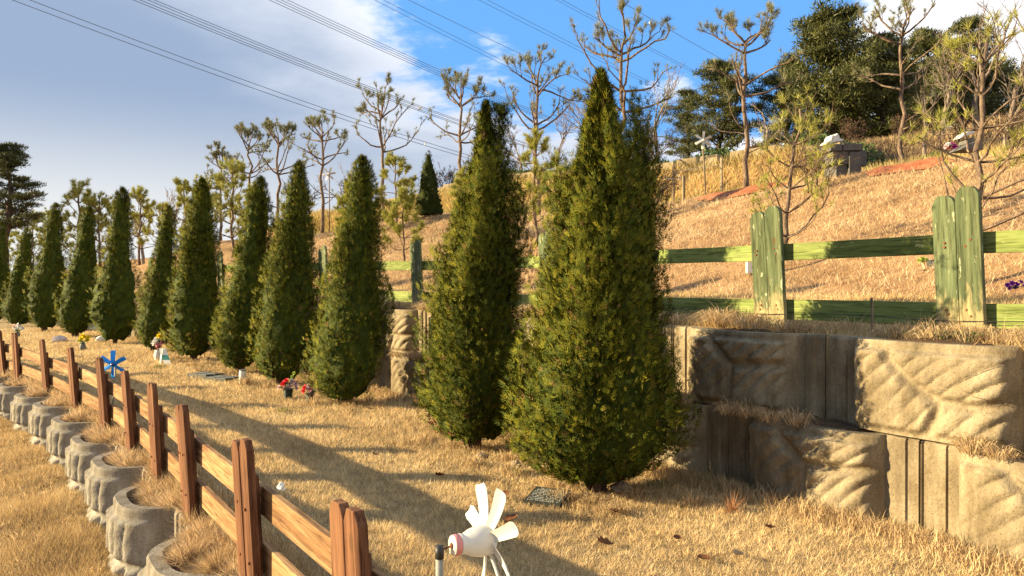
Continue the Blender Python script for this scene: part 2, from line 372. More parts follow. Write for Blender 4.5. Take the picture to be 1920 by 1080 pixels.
def HZ(s, n):
    s = np.asarray(s, float); n = np.asarray(n, float)
    rise = 0.2 * sstep(2, 14, s) * sstep(-3.4, -1.2, n)
    low = -0.55 - 0.05 * np.clip(-4.2 - n, 0, 4) - 0.16 * np.clip(-8 - n, 0, 60) + 0.02 * wob(s, n)
    lawn = 0.012 * wob(s * 1.3, n) + 0.03 * sstep(-1.2, -.3, n)
    fade = 1 - 0.75 * sstep(30, 60, s)
    ter = 1.19 + 0.22 * sstep(.3, 3.4, n) + .012 * wob(s, n)
    bank = (np.clip((n - 3.2) / 7.0, 0, 1) ** 1.05) * 2.55 * (.92 + .08 * np.sin(s * .35 + 1)) + sstep(3.2, 5, n) * .06 * wob(s, n * .7)
    stp = sstep(5.2, 7.2, s); up = .12 * np.clip(n - 10.2, 0, 3) + 1.35 * (stp * sstep(13.2, 14.4, n) + (1 - stp) * sstep(13.5, 22, n)) + .17 * np.clip(n - 14.6, 0, 60)
    z = np.where(n < -3.77, low, np.where(n < 0.05, lawn + rise, ter + .1 * sstep(2, 14, s) + (bank + up) * np.where(n > 12, fade, 1 - .3 * sstep(30, 60, s))))
    return z
def at_n(px, n, smin=-8.0, smax=80.0):
    """(s, x, y, ground z) of the point at offset n that stands in photo column px"""
    s = np.arange(smin, smax, 0.02); x, y = PT(s, np.full_like(s, n)); ok = y > 0.6
    d = np.where(ok, np.abs(CX + F * x / np.where(ok, y, 1) - px), 1e9); i = int(d.argmin())
    return float(s[i]), float(x[i]), float(y[i]), float(HZ(s[i], n))
def z_at(py, d): return EYE + (HY - py) / F * d
def on_ground(px, py, n=None):
    """point of the lawn seen at a photo pixel"""
    z = 0.0
    for _ in range(6):
        d = (EYE - z) * F / (py - HY); x = (px - CX) / F * d
        s, nn = inv(x, d); z = float(HZ(s, nn))
    return x, d, z
def inv(x, y):
    cx, cy = np.interp(_s, _s, _x), _y
    i = int(((_x - x) ** 2 + (_y - y) ** 2).argmin()); ph = _phi[i]
    return float(_s[i]), float((x - _x[i]) * math.cos(ph) + (y - _y[i]) * math.sin(ph))
def in_view(x, y, margin=140, z=None):
    px = CX + F * x / np.maximum(y, .3)
    ok = (y > 0.5) & (px > -margin) & (px < 1920 + margin)
    if z is not None:
        py = HY - F * (z - EYE) / np.maximum(y, .3); ok &= (py < 1080 + margin)
    return ok

# ------------------------------------------------------------------ the ground
def sheet(name, s0, s1, n0, n1, ds, dn, m, dz=0.0):
    S = np.arange(s0, s1 + ds * .5, ds); N = np.linspace(n0, n1, max(2, int(round((n1 - n0) / dn)) + 1))
    a, b = np.meshgrid(S, N, indexing='ij'); x, y = PT(a, b); z = HZ(a, np.clip(b, n0 + 1e-4, n1 - 1e-4)) + dz
    V = np.stack([x, y, z], -1).reshape(-1, 3); k = len(N)
    i, j = np.meshgrid(np.arange(len(S) - 1), np.arange(k - 1), indexing='ij')
    q = np.stack([i * k + j, i * k + j + 1, (i + 1) * k + j + 1, (i + 1) * k + j], -1).reshape(-1, 4)[:, ::-1]
    return obj(name, mesh(name, V, q, True), m, kind='structure')
sheet('lower_path', -12, 30, -30, -3.77, .3, .3, M['lawn'])
sheet('lawn', -12, 40, -3.77, 0.05, .12, .12, M['lawn'])
sheet('upper_terrace', -16, 50, 0.05, 3.2, .2, .2, M['lawn'])
sheet('grass_bank', -18, 60, 3.2, 13.2, .25, .25, M['bank'])
sheet('upper_bank', -20, 60, 13.2, 14.6, .3, .2, M['bank'])
sheet('forest_floor', -25, 70, 14.6, 60, 1.0, 1.0, M['floor'])
g = G(); g.add([(-3000, -3000, -7), (3000, -3000, -7), (3000, 3000, -7), (-3000, 3000, -7)], [[0, 1, 2, 3]])
obj('ground', g.mesh('ground'), M['distant'], kind='structure')

# ------------------------------------------------------------------ retaining walls of relief blocks
def seg_dist(x, z, a, b):
    ax, az_ = a; bx, bz = b; vx, vz = bx - ax, bz - az_
    t = np.clip(((x - ax) * vx + (z - az_) * vz) / (vx * vx + vz * vz), 0, 1)
    return np.hypot(x - ax - t * vx, z - az_ - t * vz)
def block_mesh(name, variant, bul=.20, ex=2.8, hw=.5, rim=.045):
    WB, HB = 1.446, 0.596
    xs = np.unique(np.concatenate([np.linspace(-hw, hw, 116), hw * np.array([-.99, -.975, .975, .99]), np.concatenate([sg * np.array([.723] + [q for kk in range(4) for q in (min(hw + .003 + .072 * kk + .002, .72), min(hw + .003 + .072 * kk - .006, .721))]) for sg in (-1, 1)])]))
    zs = np.concatenate([[0, .006], np.linspace(.015, HB - .02, 64), [HB - .008, HB]])
    X, Z = np.meshgrid(xs, zs, indexing='ij')
    a = np.clip(np.abs(X) / hw, 0, 1)
    Y = -bul * (1 - a ** ex) ** .8
    edge = sstep(0, .07, hw - np.abs(X)) * sstep(.015, .07, Z) * sstep(.0, .035, HB - rim - Z)
    u = (X / hw + 1) * .5; fl = 1 if variant != 1 else -1
    uu = u if fl > 0 else 1 - u
    if variant == 9: C = [((-.02, .21), (.35, .17)), ((.35, .17), (.62, .20)), ((.62, .20), (1.02, .18)), ((.40, .17), (.36, -.02)), ((.78, .19), (.80, -.02))]
    elif variant == 2: C = [((.30, .60), (.34, .50)), ((.34, .50), (.53, .34)), ((.53, .34), (1.02, .37)), ((.53, .34), (.50, -.02))]
    else: C = [((.27, .60), (.31, .48)), ((.31, .48), (.45, .34)), ((.45, .34), (.61, .25)), ((.61, .25), (.80, .23)), ((.80, .23), (1.02, .26)), ((.61, .25), (.60, .15)), ((.60, .15), (.53, -.02))]
    d = np.min([seg_dist(uu, Z, *c) for c in C], axis=0)
    crack = np.exp(-(d / .020) ** 2)
    pillow = sstep(.006, .062, d)
    if variant == 9: cy = uu * 6.2 - Z * 2.6 + .25 * np.sin(Z * 9 + uu * 4) + .2 * np.sin(uu * 7)
    else: cy = (Z * .80 - uu * .62) * 10.5 + .22 * np.sin(uu * 6 + variant * 2) + .18 * np.sin(Z * 8 + uu * 3)
    fr = cy - np.floor(cy); cell = np.floor(cy)
    stri = 1.2 * np.abs(np.sin(np.pi * fr)) ** .7 - .75
    near = .30 + .70 * np.exp(-((d - .07) / .10) ** 2) + .35 * sstep(.55, 1, np.abs(X) / hw)
    if variant == 9: near = .9 + 0 * d
    Y = Y - edge * (.006 + .034 * pillow - .010 * crack + (.022 if variant == 9 else .021) * stri * near * sstep(.01, .05, d) + .0025 * np.sin(uu * 31 + Z * 23) + .002 * np.sin(uu * 53 - Z * 47))
    Y = Y + np.random.default_rng(variant + 31).normal(0, .0011, Y.shape) * edge
    rib = np.abs(X) > hw + .003
    ph = np.floor((np.abs(X) - hw - .003) / .072)
    Y = np.where(rib, np.where(ph % 2 == 0, .022, .008), Y)
    Y = Y + .012 * sstep(HB - .02, HB, Z) * 1.0
    k = len(zs); nx = len(xs)
    g = G(); V = np.stack([X, Y, Z], -1).reshape(-1, 3)
    i, j = np.meshgrid(np.arange(nx - 1), np.arange(k - 1), indexing='ij')
    q = np.stack([i * k + j, (i + 1) * k + j, (i + 1) * k + j + 1, i * k + j + 1], -1).reshape(-1, 4)
    g.add(V, q)
    # top rim (follows the curved front), inner lip, underside, ends
    top = V.reshape(nx, k, 3)[:, -1]; bot = V.reshape(nx, k, 3)[:, 0]
    inn = top.copy(); inn[:, 1] = np.maximum(top[:, 1] + .075, -bul * (1 - np.clip(np.abs(xs) / (hw * .92), 0, 1) ** ex) ** .8 + .08); inn[:, 1] = np.minimum(inn[:, 1], .13); inn[:, 0] *= .97
    lip = inn.copy(); lip[:, 2] -= .11
    back = lip.copy(); back[:, 1] = .34; backb = bot.copy(); backb[:, 1] = .34
    st = np.stack([top, inn, lip, back, backb, bot], 1).reshape(-1, 3)
    i, j = np.meshgrid(np.arange(nx - 1), np.arange(5), indexing='ij')
    q = np.stack([i * 6 + j, (i + 1) * 6 + j, (i + 1) * 6 + j + 1, i * 6 + j + 1], -1).reshape(-1, 4)
    g.add(st, q)
    for e in (0, nx - 1):
        a_, b_ = xs[e], .01
        g.add([(a_, .008, 0), (a_, .34, 0), (a_, .34, HB - .11), (a_, .008, HB)], [[0, 1, 2, 3]])
    me = g.mesh(name)
    sm = np.ones(len(me.polygons), bool); me.polygons.foreach_set('use_smooth', sm)
    me.materials.append(M['concrete_grey' if variant == 9 else 'concrete'])
    try: me.set_sharp_from_angle(angle=math.radians(50))
    except Exception: pass
    return me
BLK = [block_mesh('relief_block', v, .13, 5.0) for v in (0, 1, 2)] + [block_mesh('planter_block', v, .30, 3.4, .43, .075) for v in (9,)]
def place_block(parent, s, n, z, v):
    x, y = PT(s, n); h = heading(s)
    # local +x points towards the camera end (-u), local +y uphill
    return obj('block', BLK[v], None, parent, (float(x), float(y), z), (0, 0, h - math.pi / 2))
def lrot(s): return heading(s) - math.pi / 2
MOD = 1.46
wall = thing('retaining_wall', 'two-course concrete block retaining wall with carved stone relief behind the evergreens', 'wall')
for k in range(-2, 15):
    s = -.53 + MOD * k
    r = float(.1 * sstep(2, 14, s))
    place_block(wall, s, 0.0, .598 + r, [0, 2, 0, 1][(k + 2) % 4] if k not in (0, -1) else (2 if k == 0 else 0))
    place_block(wall, s - MOD / 2, -.15, -.01 + r * .9, [2, 0, 0, 2][k % 4])
planter = thing('planter_wall', 'low curved row of rounded concrete planter blocks under the brown fence', 'wall')
PL_S = [-2.58 + 1.46 * k for k in range(12)]
for k, s in enumerate(PL_S):
    place_block(planter, s, -3.815, -.62 + .015 * math.sin(k * 2.1), 3)
# soil in the planter blocks
def soil(parent, s, n0, n1, w, z):
    S = np.linspace(s - w, s + w, 13); N = np.linspace(n0, n1, 7); a, b = np.meshgrid(S, N, indexing='ij')
    u = (a - s) / w; fr = n0 + (n1 - n0) * .95 * np.abs(u) ** 2.8
    b = np.maximum(b, fr); x, y = PT(a, b); zz = z + .045 * (1 - u * u) * ((b - n0) / (n1 - n0)) ** .6 + .008 * np.sin(a * 31) * np.cos(b * 27)
    V = np.stack([x, y, zz], -1).reshape(-1, 3); i, j = np.meshgrid(np.arange(12), np.arange(6), indexing='ij')
    q = np.stack([i * 7 + j, i * 7 + j + 1, (i + 1) * 7 + j + 1, (i + 1) * 7 + j], -1).reshape(-1, 4)[:, ::-1]
    obj('soil', mesh('soil', V, q, True), M['soil'], parent)
for s in PL_S: soil(planter, s, -4.02, -3.72, .42, -.06)
for k in range(-2, 15):
    s = -.53 + MOD * k; r = float(.1 * sstep(2, 14, s))
    soil(wall, s, -.06, .10, .46, 1.165 + r)
    soil(wall, s - MOD / 2, -.25, -.0, .46, .565 + r * .9)

# ------------------------------------------------------------------ fences
def board_mesh(name, w, t, h, ch, m, rounded=False):
    if rounded: pts = [(-w / 2, 0), (w / 2, 0), (w / 2, h - ch), (w / 2 - ch * .25, h - ch * .45), (w / 2 - ch * .7, h - .004), (-w / 2 + ch * .7, h), (-w / 2 + ch * .3, h - ch * .4), (-w / 2, h - ch)]
    else: pts = [(-w / 2, 0), (w / 2, 0), (w / 2, h - ch), (w / 2 - ch * .62, h), (-w / 2 + ch * .62, h), (-w / 2, h - ch)]
    V, fs = poly_prism(pts, 0, t)
    me = pymesh(name, V, fs, bevel=.0025); me.materials.append(m); return me
def rail_between(parent, a, b, n, z, hh, t, m, name='rail', jz=0.0):
    xa, ya = PT(a, n); xb, yb = PT(b, n)
    za, zb = (z(a), z(b)) if callable(z) else (z, z)
    L = math.hypot(xb - xa, yb - ya, zb - za)
    g = random.uniform(-.004, .004)
    V, fs = poly_prism([(-L / 2, -hh / 2), (L / 2, -hh / 2 + g), (L / 2, hh / 2), (L * .1, hh / 2 + random.uniform(-.006, .004)), (-L / 2, hh / 2 - g)], 0, t)
    me = pymesh('rail', V, fs, bevel=.003); me.materials.append(m)
    rz = math.atan2(ya - yb, xa - xb)
    o = obj(name, me, None, parent, ((xa + xb) / 2, (ya + yb) / 2, (za + zb) / 2 + jz))
    o.rotation_euler = (0, math.asin((zb - za) / L), rz)
    return o
# brown fence on the planter
bf = thing('brown_fence', 'brown wooden rail fence with paired post boards along the curved planter edge', 'fence')
BF_S = [-3.2, -1.80, -.45, 1.0, 2.2, 3.5, 5.0, 6.9, 8.9, 11.0, 12.1, 13.4, 14.8]
bpm = [board_mesh('post_board', .13, .038, .98, .05, M['brown_post']) for _ in range(1)]
FN = -3.73
zb = lambda s: float(HZ(s, FN))
for i, s in enumerate(BF_S):
    x, y = PT(s, FN - .045); p = obj('post', None, None, bf, (float(x), float(y), zb(s) - .22))
    p.rotation_euler = (math.radians(random.uniform(2.0, 4.2)), math.radians(random.uniform(-2.6, -.6)), lrot(s))
    for dx in (-.069, .069):
        obj('board', bpm[0], None, p, (dx, random.uniform(-.006, .004), random.uniform(-.012, .012) + (.01 if dx > 0 else 0)))
    g = G(); g.box((-.045, .040, .05), (.045, .078, .80)); obj('cleat', g.mesh('cleat'), M['brown_post'], p)
_g = G(); _g.lathe([(0, .004), (.006, .004), (.0085, .001), (.0085, -.004)], 8, Matrix.Rotation(math.pi / 2, 4, 'X')); BOLT = _g.mesh('bolt'); BOLT.materials.append(M['rust'])
for o in [c for c in bf.children if c.name.startswith('post')][:6]:
    for bx in (-.069, .069):
        for bz in (.39, .655): obj('bolt', BOLT, None, o, (bx + random.uniform(-.01, .01), -.0065, bz + random.uniform(-.01, .01)))
for i in range(len(BF_S) - 1):
    a, b = BF_S[i], BF_S[i + 1]
    for z0, hh in ((.435, .145), (.17, .14), (-.02, .13)):
        rail_between(bf, a + .004, b - .004, FN + (.012 if i % 2 else 0.006), lambda s, z0=z0: zb(s) + z0 + .012 * math.sin(s * 5 + z0 * 9), hh, .034, M['pale_rail'])
# green fence on the wall
gf = thing('green_fence', 'weathered green painted rail fence standing on top of the block wall', 'fence')
GF_S = [-4.96, -3.46, -1.96, -.47, 1.03, 2.53, 4.03, 5.53, 7.03, 8.53, 10.03, 11.53, 13.03, 14.53, 16.03, 17.53]
GN = .47
gpm = [board_mesh('post_board', .152, .04, 1.10 + e, .06, M['green_post'], True) for e in (0.0, .035)]
zg = lambda s: 1.19 + float(.1 * sstep(2, 14, s))
for i, s in enumerate(GF_S):
    x, y = PT(s, GN); p = obj('post', None, None, gf, (float(x), float(y), zg(s) - .12))
    p.rotation_euler = (math.radians(random.uniform(.5, 2.0)), math.radians(random.uniform(-2.4, -.8)), lrot(s) - math.radians(4))
    obj('board', gpm[0], None, p, (-.0785, 0, random.uniform(-.01, .01)))
    obj('board', gpm[1], None, p, (.0785, -.004, 0))
    g = G(); g.box((-.05, .043, .05), (.05, .09, .86)); obj('cleat', g.mesh('cleat'), M['green_post'], p)
for o in [c for c in gf.children if c.name.startswith('post')][2:4]:
    for bx in (-.0785, .0785):
        for bz in (.28, .31, .74, .78): obj('bolt', BOLT, None, o, (bx + random.uniform(-.03, .03), -.0045, bz + random.uniform(-.01, .01)))
for i in range(len(GF_S) - 1):
    a, b = GF_S[i], GF_S[i + 1]
    for z0, hh in ((.64, .14), (.16, .165)):
        rail_between(gf, a + .004, b - .004, GN + .05, lambda s, z0=z0: zg(s) + z0 + .012 * math.sin(s * 2.1 + z0 * 7), hh, .036, M['green_rail'])
# wire strung under the green rail
g = G()
S = np.linspace(-5, 14, 80); x, y = PT(S, GN - .03); g.tube(np.stack([x, y, 1.20 + .12 + .1 * sstep(2, 14, S) + .01 * np.sin(S * 4.2)], -1), .0025, 4)
obj('fence_wire', g.mesh('fence_wire'), M['black_cap'], gf)

# ------------------------------------------------------------------ arborvitae
def spray_template(rng, nb=3):
    """one flat feathery frond of scale-leaf branchlets, along +x, in the xz plane; unit length"""
    V = []; T = []
    def spike(b, e, w, oy):
        b = np.array(b); e = np.array(e); d = e - b; p = np.array([-d[1], d[0]]) / (np.hypot(*d) + 1e-6) * w
        k = len(V); V.extend([(b[0] + p[0] + d[0] * .25, oy * .3, b[1] + p[1] + d[1] * .25), (b[0] - p[0] + d[0] * .25, oy * .3, b[1] - p[1] + d[1] * .25), (e[0], oy, e[1])]); T.append([k, k + 1, k + 2])
    spike((-.1, 0), (1, 0), .032, 0)
    for i in range(nb):
        t = .05 + .62 * i / nb
        for sg in (-1, 1):
            L = .62 * (1 - t * .7) * rng.uniform(.75, 1.2); a = math.radians(rng.uniform(18, 36))
            spike((t, 0), (t + L * math.cos(a), sg * L * math.sin(a)), .040, rng.uniform(-.12, .12))
    return np.array(V), np.array(T)
_rt = np.random.default_rng(3)
SPR_HI = [spray_template(_rt, 2) for _ in range(5)]
SPR_LO = [spray_template(_rt, 2) for _ in range(5)]
def norm(v): return v / (np.linalg.norm(v, axis=-1, keepdims=True) + 1e-9)
PROF_T = np.array([.0, .03, .07, .12, .18, .28, .41, .53, .66, .79, .89, .96, 1.0])
PROF_R = np.array([.12, .36, .62, .84, .97, .94, .83, .68, .51, .34, .18, .08, .01])
def thuja(name, label, px, n, ytop, xtop, Rpx, nclus, per, hi, seed, leaders=(), group=None, tone=1.0, prof=None, lean=True):
    rng = np.random.default_rng(seed)
    s, x, y, z = at_n(px, n)
    H = z_at(ytop, y) - z; R = Rpx / F * y; sh = (xtop - px) / F * y
    pr = PROF_R if prof is None else prof
    root = thing(name, label, 'conifer', (x, y, z), 0, group)
    lob = rng.uniform(0, 6.28, 6); la = rng.uniform(.03, .10, 6)
    def rad(t, th):
        w = 1 + sum(la[i] * np.sin((i % 3 + 2) * th + lob[i] + t * (5 + 2 * i)) for i in range(6))
        return np.interp(t, PROF_T, pr) * R * w
    axes = [(0.0, 0.0, 0.0, 1.0, R * 0 + 1.0)] + [tuple(l) for l in leaders]   # (dx,dy,t0,t1,rscale)
    nb_ = 46 if hi else 30
    SPT = rng.beta(1.1, 1.5, nb_) * .95 + .03; SPA = np.arange(nb_) * 2.399 + rng.normal(0, .3, nb_)
    def crev(t, th):
        dth = np.abs((SPA - th + math.pi) % (2 * math.pi) - math.pi) * np.interp(t, PROF_T, pr) * R; dz_ = (SPT - t) * H
        dz_ = np.where(dz_ > 0, dz_ * .8, dz_ * .38)
        return float(np.clip(np.min(np.hypot(dth, dz_)) / (.24 * R / .62 + .02), 0, 1.3))
    cent = []
    for k in range(nclus):
        t = rng.beta(1.15, 1.45) * .97 + .02 if k > nclus * .12 else rng.uniform(.8, .995)
        th = rng.uniform(0, 2 * math.pi); r = rad(t, th) * rng.uniform(.84, 1.0) * (1 - .14 * t) * (1.05 - .46 * crev(t, th) ** 1.5)
        cent.append((r * math.cos(th), r * math.sin(th), t * H, th, t, .0))
    for (dx, dy, t0, t1, rs) in leaders:
        for k in range(int(nclus * .14)):
            u = rng.uniform(0, 1); t = t0 + (t1 - t0) * u; th = rng.uniform(0, 6.283)
            r = R * rs * (1 - u) ** .75 * rng.uniform(.6, 1.0)
            cent.append((dx * R + r * math.cos(th), dy * R + r * math.sin(th), t * H, th, t, 1.0))
    C = np.array(cent); nc = len(C)
    # sprays around each plume
    ci = np.repeat(np.arange(nc), per); m = len(ci)
    out = np.stack([np.cos(C[ci, 3]), np.sin(C[ci, 3]), np.zeros(m)], -1)
    taper = np.clip(1.25 - C[ci, 4], .3, 1)
    ax = norm(out * (.75 * taper)[:, None] + np.array([0, 0, 1.0]) + rng.normal(0, .16, (m, 3)))
    plen = (.26 + .12 * rng.random(m)) * H / 3.2; prad = .047 * H / 3.2 * (1 + .55 * taper) * np.where(C[ci, 5] > .5, .62, 1.0)
    along = rng.uniform(-.75, .65, m)
    pos = C[ci, :3] + ax * (along * plen)[:, None] + rng.normal(0, 1, (m, 3)) * (prad * (1.0 - .55 * np.clip(along, 0, 1)))[:, None] * np.array([1, 1, 1])
    # keep the sprays inside the crown
    rr = np.hypot(pos[:, 0], pos[:, 1]); tt = np.clip(pos[:, 2] / H, 0, 1.02)
    lim = np.maximum(rad(tt, np.arctan2(pos[:, 1], pos[:, 0])) - .035 * H / 3.2, (.012 + .16 * (1 - tt)) * .16 * R / .6 + .006)
    main = C[ci, 5] < .5
    f = np.where(main & (rr > lim), lim / np.maximum(rr, 1e-6), 1.0); pos[:, :2] *= f[:, None]
    pos[:, 2] = np.clip(pos[:, 2], .06 * H * .6, H * (.955 + .03 * rng.random(m)))
    # inner fill so the middle is dense and dark
    nf = int(m * .22); t = rng.beta(1.1, 1.6, nf) * .93 + .04; th = rng.uniform(0, 6.283, nf)
    r = rad(t, th) * rng.uniform(.35, .80, nf) ** .6 * (1 - .1 * t)
    posf = np.stack([r * np.cos(th), r * np.sin(th), t * H], -1); axf = norm(np.stack([np.cos(th) * .5, np.sin(th) * .5, np.ones(nf)], -1) + rng.normal(0, .3, (nf, 3)))
    POS = np.concatenate([pos, posf]); AX = np.concatenate([ax, axf]); K = len(POS)
    L = np.concatenate([rng.uniform(.045, .095, m) * (H / 3.2), rng.uniform(.08, .13, nf) * (H / 3.2)])
    if not hi: L *= 1.3
    AX = norm(AX + rng.normal(0, .22, (K, 3)))
    o3 = norm(np.stack([POS[:, 0], POS[:, 1], np.zeros(K)], -1) + rng.normal(0, .55, (K, 3)))
    B = norm(np.cross(AX, o3)); N_ = np.cross(AX, B)
    swap = rng.random(K) < .5
    B2 = np.where(swap[:, None], N_, B); N2 = np.where(swap[:, None], -B, N_)
    tmpl = SPR_HI if hi else SPR_LO; which = rng.integers(0, 5, K)
    dep = np.clip(np.hypot(POS[:, 0], POS[:, 1]) / np.maximum(rad(np.clip(POS[:, 2] / H, 0, 1), np.arctan2(POS[:, 1], POS[:, 0])), .03), 0, 1.2)
    # leaf colour: olive green, some yellowed tips, a few bronze and dead ones
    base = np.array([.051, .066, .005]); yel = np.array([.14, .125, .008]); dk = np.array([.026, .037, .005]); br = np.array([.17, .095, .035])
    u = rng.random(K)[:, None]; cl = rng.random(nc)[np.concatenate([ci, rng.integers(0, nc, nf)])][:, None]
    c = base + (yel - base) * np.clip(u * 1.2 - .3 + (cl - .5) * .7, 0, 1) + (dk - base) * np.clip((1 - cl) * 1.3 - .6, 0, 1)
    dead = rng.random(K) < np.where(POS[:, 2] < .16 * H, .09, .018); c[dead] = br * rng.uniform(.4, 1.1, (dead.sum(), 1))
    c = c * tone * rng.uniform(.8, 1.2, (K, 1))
    POS[:, 0] += sh * (POS[:, 2] / H) * lean
    # shading normals follow the rounded plumes, so each plume is lit as one soft volume
    cidx = np.concatenate([ci, np.full(nf, -1)]); loc_ = np.zeros((K, 3)); loc_[:m] = pos - C[ci, :3]
    on = np.stack([POS[:, 0] - sh * POS[:, 2] / H * lean, POS[:, 1], np.full(K, .12)], -1); on = norm(on)
    PN = norm(on * .75 + norm(loc_) * np.array([1, 1, .5]) * .75 * (cidx >= 0)[:, None] + rng.normal(0, .22, (K, 3)))
    g = G(); NRM = []
    for w in range(5):
        ii = np.where(which == w)[0]; TV, TT = tmpl[w]
        if not len(ii): continue
        V = POS[ii, None] + L[ii, None, None] * (TV[None, :, 0:1] * AX[ii, None] + TV[None, :, 1:2] * N2[ii, None] + TV[None, :, 2:3] * B2[ii, None])
        F_ = (TT[None] + (np.arange(len(ii)) * len(TV))[:, None, None]).reshape(-1, 3)
        cc = np.repeat(c[ii], len(TV), axis=0); V = V.reshape(-1, 3); nv = np.repeat(PN[ii], len(TV), axis=0)
        tri = V[F_]; gn = np.cross(tri[:, 1] - tri[:, 0], tri[:, 2] - tri[:, 0]); fl = (gn * nv[F_[:, 0]]).sum(1) < 0
        F_[fl] = F_[fl][:, ::-1]
        g.add(V, None, F_, cc); NRM.append(nv)
    # solid shell for the inner foliage, its darker tones painting shade into the gaps
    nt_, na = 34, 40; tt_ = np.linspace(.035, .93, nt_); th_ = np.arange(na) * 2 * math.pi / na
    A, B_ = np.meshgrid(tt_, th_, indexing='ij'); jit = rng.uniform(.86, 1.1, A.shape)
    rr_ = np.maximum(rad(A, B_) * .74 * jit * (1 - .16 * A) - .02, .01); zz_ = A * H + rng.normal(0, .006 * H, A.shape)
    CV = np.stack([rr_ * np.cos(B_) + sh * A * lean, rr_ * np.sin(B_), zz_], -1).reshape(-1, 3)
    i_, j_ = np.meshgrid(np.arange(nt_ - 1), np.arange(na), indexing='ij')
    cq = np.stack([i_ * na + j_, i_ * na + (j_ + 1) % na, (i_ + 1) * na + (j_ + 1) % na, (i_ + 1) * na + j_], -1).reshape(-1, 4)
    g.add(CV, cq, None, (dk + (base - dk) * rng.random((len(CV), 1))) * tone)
    NRM.append(norm(np.stack([np.cos(B_), np.sin(B_), np.full_like(A, .2)], -1).reshape(-1, 3) + rng.normal(0, .35, (len(CV), 3))))
    cme = g.mesh('crown', True)
    NV = np.concatenate(NRM)
    cme.normals_split_custom_set_from_vertices(NV)
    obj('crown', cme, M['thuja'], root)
    # stems
    g = G(); ns_ = 10 if hi else 4
    for k in range(ns_):
        th = rng.uniform(0, 6.283) if k else 0; r1 = R * rng.uniform(.2, .62) if k else 0; hh = H * rng.uniform(.22, .5) if k else H * .85
        P = [(math.cos(th) * .04, math.sin(th) * .04, -.05)]
        for q in range(1, 6):
            u = q / 5; P.append((math.cos(th) * (.04 + r1 * u ** 1.3) + rng.normal(0, .008), math.sin(th) * (.04 + r1 * u ** 1.3) + rng.normal(0, .008), hh * u))
        P = np.array(P); P[:, 0] += sh * np.clip(P[:, 2], 0, H) / H
        r0 = (.045 if k == 0 else rng.uniform(.014, .028)) * H / 3.2
        g.tube(P, np.linspace(r0, r0 * .4, 6), 6)
        for q in range(14 if hi else 3):                     # thin dead twigs low down
            p0 = P[1] * rng.uniform(.2, 1) ; dv = np.array([rng.normal(), rng.normal(), rng.uniform(.2, 1.1)]); dv /= np.linalg.norm(dv)
            l_ = rng.uniform(.12, .34) * H / 3.2
            g.tube([p0, p0 + dv * l_ * .5 + rng.normal(0, .01, 3), p0 + dv * l_], [.004, .003, .0015], 3, False)
    obj('trunk', g.mesh('trunk', True), M['bark_dark'], root)
    return root
GRP = 'row of clipped evergreens along the lawn'
thuja('arborvitae', 'largest arborvitae, nearest the camera, beside the lit carved wall blocks', 1118, -1.15, 128, 1128, 174, 330, 58, True, 11, [(.40, -.12, .55, .885, .21), (.16, -.42, .45, .82, .19), (-.12, -.5, .35, .70, .30), (.1, -.6, .28, .6, .28), (-.40, -.1, .42, .76, .24), (.52, .2, .45, .76, .26)], GRP, 1.0, np.array([.10, .34, .66, .90, 1.0, .94, .81, .63, .45, .28, .17, .10, .02]))
thuja('arborvitae', 'second nearest arborvitae with a forked double tip, left of the tallest', 886, -1.15, 188, 912, 116, 290, 54, True, 12, [(.24, .1, .70, .985, .15), (.05, -.45, .45, .80, .20), (.52, -.1, .45, .77, .22), (-.55, -.2, .25, .55, .28), (-.1, -.55, .3, .6, .28)], GRP, 1.0, np.array([.12, .36, .62, .86, .98, .93, .80, .66, .46, .25, .15, .10, .02]))
rows = [(645, 290, 680, 88, 'third arborvitae, behind the right pink and red flower pot'),
        (527, 300, 562, 74, 'fourth arborvitae, with the left red and pink flower pot at its foot'),
        (447, 330, 490, 62, 'arborvitae behind the small grey cylinder marker on the lawn'),
        (360, 335, 380, 59, 'tall arborvitae with a bulging right side, beside the green and white card'),
        (285, 385, 318, 45, 'shorter slim arborvitae left of the green and white card'),
        (212, 350, 230, 52, 'tall blunt-topped arborvitae right of the yellow flowers in a grey vase'),
        (140, 387, 168, 46, 'arborvitae left of the yellow flowers in a grey vase'),
        (82, 380, 105, 43, 'arborvitae right of the white and grey flower vase, near the left edge'),
        (33, 425, 52, 36, 'short pointed arborvitae second from the left edge of the picture'),
        (-10, 415, 4, 33, 'leftmost arborvitae, cut off by the left edge of the picture')]
BL = PROF_R.copy(); BL[9:] = [.43, .30, .18, .04]
for i, (px, yt, xt, rp, lab) in enumerate(rows):
    lead = [] if i not in (0, 3, 1) else [(.35, -.1, .45, .74, .3), (-.2, -.4, .4, .7, .3)]
    thuja('arborvitae', lab, px, -1.15, yt, xt, rp, [230, 210, 190, 180, 150, 150, 130, 120, 110, 100][i], 40 if i < 4 else 30, i < 2, 20 + i, lead, GRP, 1.0, BL)
thuja('dark_conical_shrub', 'small dark conical evergreen shrub on the far bank', 803, 10.2, 281, 803, 31, 60, 18, False, 44, [], None, .55, np.array([.8, .95, 1, 1, 1, .95, .87, .75, .6, .42, .27, .15, .04]))

